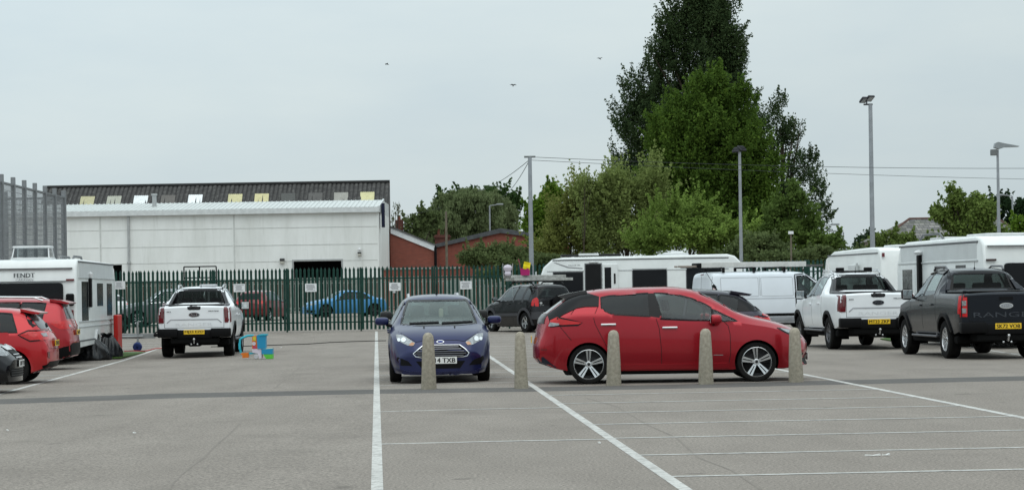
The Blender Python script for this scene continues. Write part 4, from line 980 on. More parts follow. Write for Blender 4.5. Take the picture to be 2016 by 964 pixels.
    if not old:
        h.panel('tailgate_handle', [(-.17, 1.345), (-.17, 1.26), (-.13, 1.235), (.13, 1.235), (.17, 1.26), (.17, 1.345)], 'rear', GLB, off=.008)
        h.strip('tailgate_crease_shade', [(-.70, .90), (-.60, .985), (.60, .985), (.70, .90)], .03, 'rear', M('crease_shade_grey', (.35, .36, .38), .4, coat=.4), off=.006)  # crease drawn as a flat grey strip, its shade put into the colour
        lettering('tailgate_lettering', 'RANGER', .95, .085, lambda a, b: Vector((-.005, -a, .86+b)), M('emboss_shade_white', (.70, .72, .74), .35, coat=.4), t)  # relief shade of the stamped letters put into a darker tint
        lettering('tailgate_lettering', 'WILDTRAK', .28, .028, lambda a, b: Vector((-.012, -a-.50, 1.20+b)), GLB, t, bold=.002)
        lettering('tailgate_lettering', '4X4', .11, .032, lambda a, b: Vector((-.012, -a+.65, 1.19+b)), GLB, t, bold=.002)
        oz, oc = 1.11, M('badge_black', (.01, .01, .014), .2)
    else:
        h.panel('tailgate_handle', [(-.14, 1.25), (-.14, 1.18), (.14, 1.18), (.14, 1.25)], 'rear', GLB, off=.01)
        lettering('tailgate_lettering', 'RANGER', 1.34, .10, lambda a, b: Vector((-.010, -a, .895+b)), M('letter_grey', (.06, .066, .078), .3, .5), t)
        oz, oc = 1.07, M('badge_silver', (.35, .36, .4), .2, .7)
    bd = h.panel('badge', oval(0, oz, .14, .058), 'rear', CHR if old else GLB, off=.012)
    h.panel('badge_ring', oval(0, oz, .125, .046), 'rear', CHR, off=.016, parent=bd)
    h.panel('badge_centre', oval(0, oz, .118, .040), 'rear', oc, off=.020, parent=bd)
    lettering('badge_script', 'Ford', .15, .045, lambda a, b: Vector((-.026, -a, oz+b)), CHR, bd)
    # rear bumper and towing gear
    bp = MB().rbox((-.10, -.94, .53), (.10, -.42, .755), .03).rbox((-.10, .42, .53), (.10, .94, .755), .03).rbox((-.05, -.45, .50), (.10, .45, .72), .02)
    bp.out('rear_bumper', TRIM, t, True)
    MB().rbox((-.02, -.62, .36), (.5, .62, .52), .04).prism([(-.3, .40), (.3, .40), (.12, .29), (-.12, .29)], lambda y, z: (.02, y, z), lambda y, z: (.3, y, z)).out('rear_valance', M('under_black', (.02, .02, .02), .9), t)
    MB().tube([(-.02, 0, .38), (-.12, 0, .38), (-.14, 0, .46)], .018, 8).rbox((-.17, -.03, .45), (-.11, .03, .51), .02).rbox((-.06, -.1, .33), (-.03, -.06, .37), .01).rbox((-.06, .06, .33), (-.03, .1, .37), .01).out('tow_bar', ALU, t)
    plate(t, 'number_plate', txt, (-.06, 0 if not old else -.02, .665), False, w=.53)
    aerial(h, 2.2, 0, -.2 if old else -.05, .12)
    return t, h
def pickups():
    white = paint('white_paint', (.80, .82, .84), 0, .3, .05); dark = paint('graphite_paint', (.009, .0125, .019), .55, .24, .0, .28)
    st = dict(n=6, w0=.2, w1=.30, rr=.62, split=.14)
    rimd = M('dark_machined_alloy', (.16, .16, .17), .3, .7)
    t, h = pickup('white pick-up truck seen from behind beside the toy trolley', white, False, 'MJ23 EZD', DREDL, rimd, st, 'pick-up trucks seen from behind')
    X, Y = G(310+76.5, 699); at(t, (1.2, 0), (-8.27, 59.9), (-.05, 1)); 
    MB().rbox((2.3, -.38, 1.845), (2.9, .05, 1.90), .02).out('roof_box', M('roof_kit_white', (.55, .56, .57), .4), t)
    h.finish('body')
    t, h = pickup('white pick-up truck parked between the white van and the dark pick-up', white, False, 'MT23 ZKP', DREDL, rimd, st, 'pick-up trucks seen from behind')
    at(t, (1.2, .95), (7.55, 54.6), (-.09, 1))
    MB().rbox((2.3, -.35, 1.845), (2.9, .35, 1.88), .02).rbox((2.5, .2, 1.85), (2.6, .4, 1.96), .02).rbox((2.5, -.5, 1.85), (2.6, -.3, 1.96), .02).out('roof_kit', TRIM, t)
    MB().tube([(2.2, .66, 1.86), (2.2, .70, 2.12)], .018, 6).out('beacon_stalk', M('white_plastic', (.7, .7, .7), .4), t)
    h.finish('body')
    rims = M('machined_alloy', (.62, .62, .63), .25, .8)
    t, h = pickup('dark graphite pick-up truck with chrome badge at the right edge', dark, True, 'SK72 VOB', REDL, rims, dict(n=6, w0=.2, w1=.34, rr=.64, split=.16), 'pick-up trucks seen from behind')
    at(t, (1.15, .95), (8.80, 46.4), (-.08, 1))
    for sg in (1, -1): h.strip('wind_deflector', [(2.1, 1.74), (2.75, 1.79), (3.25, 1.74)], .06, 'side', M('smoke_plastic', (.03, .03, .03), .2), sg, off=.03)
    h.finish('body')
# ---------------------------------------------------------------- other parked vehicles
SIL = lambda L, h, kind='hatch': None
def hatch_sp(L, W, H, kind='hatch', n=90):
    """side silhouette of an ordinary car scaled to length L and height H"""
    k = {'hatch': [(0, .58), (.02, .66), (.055, .76), (.10, .88), (.15, .955), (.24, .985), (.40, 1), (.52, .985), (.60, .93), (.70, .76), (.76, .68), (.84, .63), (.93, .56), (.975, .48), (1, .38)],
         'suv':   [(0, .58), (.015, .66), (.035, .78), (.06, .92), (.10, .965), (.22, .99), (.40, 1), (.54, .985), (.61, .93), (.70, .76), (.76, .665), (.84, .64), (.93, .59), (.98, .50), (1, .40)],
         'coupe': [(0, .58), (.015, .68), (.04, .70), (.12, .71), (.20, .82), (.28, .93), (.38, .99), (.48, 1), (.56, .96), (.64, .84), (.70, .72), (.76, .68), (.86, .63), (.95, .55), (1, .40)],
         'saloon': [(0, .58), (.015, .68), (.04, .70), (.12, .71), (.20, .84), (.28, .95), (.38, .99), (.48, 1), (.56, .96), (.64, .84), (.70, .72), (.76, .68), (.86, .63), (.95, .56), (1, .42)]}[kind]
    return dict(L=L, W=W, n=n, top=[(x*L, z*H) for x, z in k], bot=[(0, .3), (.1*L, .2), (.92*L, .18), (L, .2)],
        belt=[(0, H*.5), (.03*L, H*.62), (.2*L, H*.655), (.7*L, H*.60), (.82*L, H*.54), (.95*L, H*.45), (L, H*.34)],
        plan=[(0, .86), (.04*L, .95), (.14*L, 1), (.8*L, 1), (.9*L, .95), (.96*L, .87), (L, .76)], roofw=.68, cabin=H*.3, crown=.04,
        nose=[(.2, 0), (.8, 0)], tail=[(.2, .08), (.4, 0), (.62, .0), (.9, .04)], nbow=.25, tbow=.12, nfade=.8)
def others():
    D = (-.057, 1); E = (1, .057); Em = (-1, -.057)
    red = paint('signal_red_paint', (.46, .010, .016), .35, .28, .04, .6); red2 = paint('ruby_red_paint', (.36, .010, .018), .4, .28, .08, .6)
    # --- red hatchback, rear towards the open tarmac
    sp = hatch_sp(4.04, 1.735, 1.47, n=110)
    t, h = vehicle('parked_car', 'bright red hatchback, nearer of the two red cars at left, tailgate towards the open tarmac', 'car', sp, red,
        wins=[(.62, .75, 1.12, 1.2, GLD, 'quarter_window'), (1.25, 1.17, 1.75, 1.85, GLD, 'rear_door_window'), (1.92, 1.82, 2.3, 2.85, GLM, 'front_door_window')],
        ws=[(-.6, 1.02), (-.5, 1.33), (.5, 1.33), (.6, 1.02)], head=[([(.5, .62), (.5, .72), (.78, .78), (.8, .68)], WHL, 'headlight')], arches=(.72, 3.21), r=.31,
        hpts=[(1.45, .9), (2.4, .88)], mir=(2.75, .98), glines=[[(1.88, .93), (1.88, .3)], [(1.2, .96), (1.0, .75)]])
    h.panel('rear_window', [(-.60, 1.03), (-.64, 1.08), (-.53, 1.33), (.53, 1.33), (.64, 1.08), (.60, 1.03)], 'rear', M('rear_glass_dark', (.035, .04, .045), .12, .1, spec=.3), off=.006)
    h.panel('rear_window_side', [(.22, 1.14), (.36, 1.29), (.52, 1.33), (.42, 1.14), (.34, 1.07)], 'side', GLB, off=.006, mirror=True)
    MB().prism([(.22, 1.345), (.45, 1.39), (.60, 1.43), (.60, 1.38), (.40, 1.33), (.26, 1.315)], lambda x, z: (x, -.54, z), lambda x, z: (x, .54, z)).out('roof_spoiler', red, t, True, 30)
    h.strip('lamp_outline', [(.12, 1.0), (.42, 1.01), (.60, .93), (.38, .81), (.12, .83)], .02, 'side', GLB, off=.01, mirror=True)
    h.panel('tail_light', rnd([(.42, .93), (.48, 1.0), (.75, .99), (.86, .93), (.80, .82), (.5, .84)], .2), 'rear', REDL, off=.012, mirror=True)
    h.panel('tail_light_side', rnd([(.10, .98), (.42, .99), (.58, .93), (.38, .83), (.12, .85)], .2), 'side', REDL, off=.012, mirror=True)
    h.panel('reversing_light', [(.50, .95), (.74, .95), (.72, .89), (.52, .89)], 'rear', WHL, off=.02, mirror=True)
    h.panel('bumper_reflector', [(.60, .60), (.72, .60), (.70, .50), (.62, .48)], 'rear', DREDL, off=.01, mirror=True)
    h.panel('bumper_valance', [(-.76, .34), (-.6, .42), (.6, .42), (.76, .34), (.7, .24), (-.7, .24)], 'rear', TRIM, off=.008)
    h.strip('rear_wiper', [(-.02, 1.07), (-.3, 1.12)], .025, 'rear', TRIM, off=.03); h.panel('badge', oval(0, 1.0, .06, .027), 'rear', CHR, off=.012)
    h.strip('fuel_flap', [(.82+.09*math.cos(q), .78+.09*math.sin(q)) for q in [2*math.pi*k/20 for k in range(20)]], .007, 'side', GAP, -1, off=.002, closed=True)
    plate(t, 'number_plate', 'DY18 WGX', (-.012, 0, .76), False, w=.5)
    gaps(h, [[(-.74, .86), (-.6, .66), (.6, .66), (.74, .86)]], 'rear', .008, mirror=False)
    at(t, (.72, .87), (-9.45, 42.9), Em); h.finish('body')
    # --- red crossover behind it
    sp = hatch_sp(4.4, 1.82, 1.64, 'suv', n=100)
    t, h = vehicle('parked_car', 'darker red crossover with silver roof rails, farther of the two red cars at left', 'car', sp, red2,
        wins=[(.7, .62, 1.15, 1.25, GLD, 'quarter_window'), (1.3, 1.2, 1.95, 2.05, GLD, 'rear_door_window'), (2.12, 2.02, 2.55, 3.1, GLM, 'front_door_window')],
        ws=[(-.62, 1.15), (-.52, 1.48), (.52, 1.48), (.62, 1.15)], head=[([(.5, .75), (.5, .85), (.8, .9), (.82, .8)], WHL, 'headlight')], arches=(.8, 3.45), r=.34,
        archw=.05, hpts=[(1.6, 1.02), (2.6, 1.0)], mir=(3.0, 1.1), glines=[[(2.08, 1.05), (2.08, .35)]])
    h.panel('rear_window', [(-.62, 1.15), (-.54, 1.47), (.54, 1.47), (.62, 1.15)], 'rear', M('rear_glass_dark', (.035, .04, .045), .12, .1, spec=.3), off=.006)
    MB().prism([(.10, 1.51), (.3, 1.565), (.55, 1.60), (.55, 1.55), (.3, 1.51), (.14, 1.48)], lambda x, z: (x, -.58, z), lambda x, z: (x, .58, z)).out('roof_spoiler', red2, t, True, 30)
    for sg in (1, -1): MB().tube([(.7, sg*.60, 1.57), (.9, sg*.62, 1.645), (2.3, sg*.62, 1.68), (2.6, sg*.60, 1.60)], .02, 8).out('roof_rail', ALU, t, True)
    h.panel('tail_light', rnd([(.40, .98), (.42, 1.09), (.75, 1.12), (.86, 1.06), (.86, .92), (.7, .92)], .2), 'rear', REDL, off=.012, mirror=True)
    h.panel('tail_light_side', rnd([(.14, 1.08), (.4, 1.11), (.5, 1.04), (.3, .92), (.14, .92)], .2), 'side', REDL, off=.012, mirror=True)
    h.panel('reversing_light', [(.5, 1.0), (.66, 1.02), (.66, .96), (.55, .96)], 'rear', WHL, off=.02, mirror=True)
    h.panel('rear_bumper', [(-.86, .52), (-.6, .60), (.6, .60), (.86, .52), (.82, .26), (-.82, .26)], 'rear', TRIM, off=.012)
    h.panel('rear_bumper_side', [(.04, .56), (.5, .44), (.5, .26), (.1, .26)], 'side', TRIM, off=.01, mirror=True)
    h.panel('badge', oval(0, 1.06, .06, .04), 'rear', CHR, off=.012); plate(t, 'number_plate', 'FG66 HNE', (-.012, 0, .84), False, w=.5)
    at(t, (.0, .91), (-9.92, 51.3), Em); h.finish('body')
    # --- black car nose
    sp = hatch_sp(4.5, 1.8, 1.41, 'saloon', n=100); blk = paint('black_paint', (.008, .008, .010), .6, .22, .0, .6)
    t, h = vehicle('parked_car', 'black car with chrome nose bar, only its front end in view at the left edge', 'car', sp, blk,
        wins=[(1.0, 1.25, 1.95, 2.0, GLM, 'rear_door_window'), (2.07, 2.0, 2.45, 3.05, GLM, 'front_door_window')], ws=[(-.6, 1.02), (-.5, 1.33), (.5, 1.33), (.6, 1.02)],
        arches=(.9, 3.6), r=.32, hpts=[(1.6, .9), (2.6, .88)], mir=(2.95, .98))
    h.panel('headlight', rnd([(.46, .66), (.48, .74), (.70, .79), (.80, .77), (.79, .66), (.6, .63)], .2), 'front', WHL, off=.012, mirror=True)
    h.panel('headlight_side', rnd([(4.12, .80), (4.25, .77), (4.36, .68), (4.28, .66), (4.17, .70)], .2), 'side', WHL, off=.012, mirror=True)
    g_ = h.panel('grille', [(-.34, .72), (-.28, .56), (.28, .56), (.34, .72)], 'front', TRIM, off=.008)
    h.strip('chrome_bar', [(-.40, .755), (.40, .755)], .06, 'front', CHR, off=.02, parent=g_)
    for z in (.60, .65): h.strip('grille_slat', [(-.3, z), (.3, z)], .012, 'front', CHR, off=.014, parent=g_)
    h.panel('badge', oval(0, .755, .055, .055), 'front', CHR, off=.03)
    h.panel('lower_intake', [(-.62, .42), (-.55, .28), (.55, .28), (.62, .42)], 'front', TRIM, off=.006)
    for z in (.31, .35, .39): h.strip('intake_slat', [(-.56, z), (.56, z)], .01, 'front', M('slat_dark', (.05, .05, .05), .4), off=.012)
    plate(t, 'number_plate', 'OX07 CPU', (4.515, 0, .50), True, w=.5)
    at(t, (4.5, -.85), (-8.43, 38.35), E); h.finish('body')
    # --- black off-roader with ladders
    sp = hatch_sp(4.12, 1.74, 1.66, 'suv', n=110); sp['archk'] = 1.2
    sp['top'] = [(0, 1.12), (.04, 1.2), (.16, 1.50), (.25, 1.60), (.45, 1.635), (.9, 1.655), (1.7, 1.66), (2.2, 1.63), (2.45, 1.56), (2.9, 1.25), (3.1, 1.13), (3.5, 1.06), (3.9, .98), (4.05, .86), (4.12, .65)]
    off = paint('charcoal_paint', (.010, .010, .012), .6, .25, .03, .4)
    t, h = vehicle('parked_car', 'black off-roader with a spare wheel on its back door and ladders on its roof', 'car', sp, off,
        wins=[(.42, .45, .82, .85, GLD, 'quarter_window'), (.93, .90, 1.45, 1.5, GLD, 'rear_door_window'), (1.57, 1.52, 2.15, 2.62, GLM, 'front_door_window')],
        ws=[(-.62, 1.2), (-.52, 1.52), (.52, 1.52), (.62, 1.2)], rw=[(-.6, 1.15), (-.54, 1.5), (.54, 1.5), (.6, 1.15)], rg=GLD,
        head=[([(.5, .75), (.5, .88), (.74, .9), (.78, .78)], WHL, 'headlight')], tail=[(rnd([(.63, .88), (.62, 1.12), (.66, 1.20), (.745, 1.16), (.75, .90)], .2), REDL, 'tail_light')],
        sidetail=[(rnd([(.17, .90), (.17, 1.18), (.24, 1.14), (.27, .92)], .2), REDL, 'tail_light_side')], arches=(.72, 3.21), r=.345, tw=.225, archw=.09,
        archm=M('cladding_grey', (.05, .05, .055), .4), archoff=.03, style=dict(n=5, w0=.34, w1=.34, rr=.62), rim=ALU, mir=(2.6, 1.12), hpts=[(1.05, 1.0), (1.85, .98)],
        glines=[[(1.52, 1.05), (1.52, .4)]], sillz=.28, seats=(1.95, 1.2, .65))
    h.strip('side_moulding', [(1.15, .62), (2.8, .60)], .10, 'side', M('cladding_grey', (.05, .05, .055), .4), off=.02, mirror=True)
    h.strip('rear_bumper', [(-.82, .58), (.82, .58)], .24, 'rear', M('cladding_grey', (.05, .05, .055), .4), off=.05)
    T = Matrix.Translation((-.10, -.16, .98)) @ Matrix.Rotation(R(-90), 4, 'Y')
    MB().lathe([(.001, .10), (.26, .10), (.31, .07), (.33, .0), (.33, -.06), (.2, -.09), (.001, -.09)], 32, T).out('spare_wheel', M('tyre_rubber', (.018, .018, .019), .8), t, True)
    h.panel('badge', oval(.55, 1.0, .05, .035), 'rear', CHR, off=.012); lettering('badge_script', 'RAV4', .16, .03, lambda a, b: Vector((.0, -a+.55, .93+b)), CHR, t)
    for sg in (1, -1): MB().tube([(.5, sg*.60, 1.62), (.65, sg*.60, 1.71), (2.0, sg*.60, 1.72), (2.2, sg*.60, 1.63)], .022, 8).out('roof_rail', TRIM, t, True)
    for x in (.8, 1.9): MB().rbox((x-.03, -.70, 1.735), (x+.03, .70, 1.765), .01).out('roof_bar', TRIM, t)
    plate(t, 'number_plate', 'KP53 RVD', (-.03, -.3, .60), False, w=.5)
    ra = G(1033, 654); fa = G(968, 652); dd = Vector((fa[0]-ra[0], fa[1]-ra[1])).normalized(); 
    at(t, (.72, .85), ra, (-.47, .883)); h.finish('body'); rav = t
    al = M('weathered_aluminium', (.42, .42, .40), .5, .3, var=.3, scale=8)
    def ladder(name, label, mat, ln, wd, loc, rz, z, mb_z=.0, sections=1, tilt=0, steps=.27, rail=.03):
        l = thing(name, label, 'ladder', (loc[0], loc[1], z), rz, 'ladders carried on roofs')
        l.rotation_euler = (0, tilt, rz)
        for s_ in range(sections):
            zz = s_*.085; hw = wd/2-s_*.035
            for sg in (1, -1): MB().rbox((-ln/2+s_*.15, sg*hw-rail/2, zz), (ln/2-s_*.1, sg*hw+rail/2, zz+.095), .008).out('ladder_rail', mat, l)
            k = 0
            rg = MB(); x = -ln/2+.2+s_*.15
            while x < ln/2-.2:
                rg.tube([(x, -hw, zz+.04), (x, hw, zz+.04)], .016, 6); x += steps
            rg.out('rungs', mat, l)
        return l
    m4 = rav.location; an = rav.rotation_euler[2]; c_, s_ = math.cos(an), math.sin(an)
    rt = lambda x, y: (m4[0]+c_*x-s_*y, m4[1]+s_*x+c_*y)
    zb_ = gz(*rt(1, 0))
    ladder('ladder', 'aluminium ladder lying across the black off-roader roof, underneath the other one', al, 2.75, .44, rt(1.15, .0), an+R(104), 1.767+zb_, sections=1)
    ladder('ladder', 'shorter double aluminium ladder on top of another on the off-roader roof', al, 2.45, .40, rt(1.2, .15), an+R(101), 1.868+zb_, sections=1)
    p = rt(1.15, 1.2); zt_ = 1.965+zb_
    c = thing('toy_doll', 'small white round toy standing on the ladders above the off-roader', 'toy', (*P(1000, 546, p[1]-.1).xy, zt_-.01))
    MB().lathe([(.001, 0), (.09, 0), (.12, .06), (.10, .14), (.14, .20), (.15, .28), (.11, .35), (.001, .38)], 16).out('body', M('toy_white', (.6, .55, .62), .6), c, True)
    for sg in (1, -1): MB().tube([(sg*.15, 0, -.1), (sg*.17, 0, .42)], .012, 6).out('support_rod', al, c)
    c = thing('crate', 'magenta plastic tub with a yellow rag hanging over it on the ladders', 'tub', (*P(1034, 546, p[1]).xy, zt_-.01))
    MB().prism([(-.15, 0), (.15, 0), (.17, .24), (-.17, .24)], lambda x, z: (x, -.12, z), lambda x, z: (x, .12, z)).out('tub', M('magenta_plastic', (.35, .015, .12), .5), c)
    MB().tube([(-.15, 0, .1), (-.19, 0, .45)], .012, 6).tube([(-.19, 0, .45), (-.23, 0, .56)], .02, 6).out('stick', M('stick_red', (.25, .05, .08), .5), c)
    bm = bmesh.new(); bmesh.ops.create_grid(bm, x_segments=8, y_segments=8, size=.12)
    for v in bm.verts: x, y = v.co.x, v.co.y; v.co = Vector((.06+x*.95+y*.2, -.13+.02*math.sin(x*30)+.01*math.sin(y*40), .33+y-.2*x))
    bmesh.ops.solidify(bm, geom=bm.faces[:], thickness=.006); from_bm('yellow_rag', bm, M('rag_yellow', (.8, .65, .02), .8), c)
    # --- dark hatch half hidden behind the red electric car
    sp = hatch_sp(4.0, 1.74, 1.50, n=110); sp['top'] = [(0, .80), (.08, .93), (.2, 1.01), (.38, 1.12), (.62, 1.33), (.80, 1.42), (1.2, 1.48), (1.7, 1.50), (2.1, 1.48), (2.4, 1.38), (2.8, 1.14), (3.05, 1.02), (3.4, .94), (3.75, .82), (3.9, .70), (4.0, .56)]; aub = paint('aubergine_paint', (.014, .012, .024), .6, .24, .03, .5)
    t, h = vehicle('parked_car', 'dark purple-black hatchback half hidden behind the red hatchback with its tail to the right', 'car', sp, aub,
        wins=[(.8, .75, 1.12, 1.2, GLD, 'quarter_window'), (1.25, 1.17, 1.75, 1.85, GLD, 'rear_door_window'), (1.92, 1.82, 2.3, 2.85, GLD, 'front_door_window')],
        ws=[(-.6, 1.02), (-.5, 1.33), (.5, 1.33), (.6, 1.02)], head=[([(.5, .62), (.5, .72), (.78, .78), (.8, .68)], WHL, 'headlight')], arches=(.72, 3.21), r=.31, mir=(2.75, .98))
    h.panel('rear_window', [(-.64, 1.02), (-.53, 1.33), (.53, 1.33), (.64, 1.02)], 'rear', M('rear_glass_dark', (.035, .04, .045), .12, .1, spec=.3), off=.006)
    h.panel('rear_window_side', [(.34, 1.04), (.55, 1.20), (.74, 1.30), (.78, 1.04)], 'side', GLB, off=.006, mirror=True)
    MB().prism([(.46, 1.375), (.66, 1.415), (.90, 1.455), (.90, 1.41), (.70, 1.365), (.52, 1.345)], lambda x, z: (x, -.54, z), lambda x, z: (x, .54, z)).out('roof_spoiler', aub, t, True, 30)
    h.panel('tail_light', rnd([(.5, .84), (.5, .93), (.75, .99), (.86, .93), (.80, .82)], .2), 'rear', REDL, off=.012, mirror=True)
    h.panel('tail_light_side', [(.16, .92), (.16, .84), (.36, .84), (.42, .90)], 'side', REDL, off=.012, mirror=True)
    h.strip('rear_wiper', [(0, 1.04), (.25, 1.1)], .03, 'rear', TRIM, off=.03)
    plate(t, 'number_plate', 'ML17 ZTK', (-.012, 0, .72), False, w=.5); aerial(h, 1.1, 0, .6, .35)
    at(t, (0, .87), (5.28, 45.2), Em); h.finish('body')
    # --- car behind the blue hatch
    sp = hatch_sp(4.2, 1.76, 1.44, 'suv', n=90); gry = paint('silver_grey_paint', (.25, .26, .27), .5, .3, .06)
    t, h = vehicle('parked_car', 'silver-grey car with roof rails hidden right behind the dark blue hatchback', 'car', sp, gry,
        wins=[(.8, .7, 1.9, 1.95, GLD, 'rear_door_window'), (2.02, 1.95, 2.45, 2.95, GLM, 'front_door_window')], ws=[(-.62, 1.02), (-.52, 1.32), (.52, 1.32), (.62, 1.02)],
        head=[([(.5, .72), (.5, .82), (.78, .86), (.8, .76)], WHL, 'headlight')], arches=(.75, 3.35), r=.32, mir=(2.85, 1.04, (.14, .24, .17)), mmat=M('mirror_black', (.02, .02, .02), .3))
    for sg in (1, -1): MB().tube([(.5, sg*.50, 1.40), (.65, sg*.50, 1.475), (2.2, sg*.50, 1.485), (2.4, sg*.50, 1.41)], .025, 8).out('roof_rail', ALU, t, True)
    at(t, (2.1, 0), (-1.62, 46.6), (.057, -1)); h.finish('body')
    # --- beyond the fence
    blu = paint('sky_blue_paint', (.05, .21, .42), .1, .3, .05, .2); sp = hatch_sp(4.46, 1.85, 1.42, 'coupe', n=100)
    t, h = vehicle('parked_car', 'bright blue coupe parked beyond the green fence', 'car', sp, blu,
        wins=[(.95, 1.3, 1.75, 1.8, GLD, 'quarter_window'), (1.86, 1.8, 2.35, 2.95, GLD, 'door_window')], ws=[(-.62, 1.0), (-.52, 1.32), (.52, 1.32), (.62, 1.0)],
        head=[([(.45, .62), (.45, .72), (.78, .76), (.8, .66)], WHL, 'headlight'), ([(.05, .66), (.08, .54), (.33, .54), (.33, .66)], GLB, 'kidney_grille'), ([(.4, .42), (.4, .25), (.8, .25), (.85, .38)], GLB, 'air_intake')],
        arches=(.8, 3.5), r=.34, tw=.24, style=dict(n=5, w0=.2, w1=.3, rr=.72), rim=M('gunmetal_alloy', (.06, .06, .065), .3, .6), mir=(2.85, .95), hpts=[(2.2, .85)])
    fa = G(650, 623.5); at(t, (3.5, .9), (-9.9, 121), (-.93, -.37)); h.finish('body')
    grs = paint('mid_grey_paint', (.13, .135, .14), .5, .35, .15); sp = hatch_sp(4.5, 1.85, 1.68, 'suv', n=90)
    t, h = vehicle('parked_car', 'grey estate-like off-roader beyond the fence, half hidden by the white pick-up truck', 'car', sp, grs,
        wins=[(.7, .62, 1.9, 2.0, GLD, 'rear_door_window'), (2.07, 2.0, 2.55, 3.1, GLM, 'front_door_window')], ws=[(-.62, 1.15), (-.52, 1.5), (.52, 1.5), (.62, 1.15)],
        head=[([(.5, .75), (.5, .85), (.8, .9), (.82, .8)], WHL, 'headlight')], arches=(.85, 3.55), r=.35, mir=(3.0, 1.1), hpts=[(1.6, 1.0), (2.6, .98)],
        fineframe=CHR, style=dict(n=10, w0=.12, w1=.16, rr=.70))
    at(t, (3.55, .9), (-16.45, 100.0), (-1, .02)); h.finish('body')
    wh = paint('white_car_paint', (.7, .71, .72), 0, .3, .05); sp = hatch_sp(4.0, 1.75, 1.5, n=80)
    t, h = vehicle('parked_car', 'white hatchback beyond the fence next to the caravan front', 'car', sp, wh,
        wins=[(.7, .75, 1.85, 1.9, GLD, 'rear_door_window'), (1.97, 1.9, 2.3, 2.85, GLM, 'front_door_window')], ws=[(-.6, 1.02), (-.5, 1.33), (.5, 1.33), (.6, 1.02)],
        rw=[(-.55, 1.08), (-.5, 1.33), (.5, 1.33), (.55, 1.08)], rg='panel', tail=[([(.45, .86), (.45, .96), (.8, 1.0), (.82, .86)], REDL, 'tail_light')],
        sidetail=[([(.16, .86), (.16, .98), (.45, .98), (.3, .86)], REDL, 'tail_light_side')], arches=(.72, 3.2), r=.31, mir=(2.75, .98))
    at(t, (0, .0), (-19.3, 113), (-.93, .36)); h.finish('body')
    rd = paint('maroon_paint', (.16, .01, .012), .2, .3, .05); sp = hatch_sp(4.0, 1.75, 1.52, n=80)
    t, h = vehicle('parked_car', 'maroon hatchback beyond the fence behind a white notice', 'car', sp, rd,
        wins=[(.7, .75, 1.85, 1.9, GLD, 'rear_door_window'), (1.97, 1.9, 2.3, 2.85, GLM, 'front_door_window')], ws=[(-.6, 1.02), (-.5, 1.35), (.5, 1.35), (.6, 1.02)],
        rw=[(-.55, 1.06), (-.5, 1.36), (.5, 1.36), (.55, 1.06)], rg='panel', tail=[([(.5, .84), (.5, .96), (.8, 1.0), (.82, .84)], REDL, 'tail_light')], arches=(.72, 3.2), r=.31, mir=(2.75, .98))
    at(t, (0, .0), (-13.0, 112), (.25, .97)); h.finish('body')

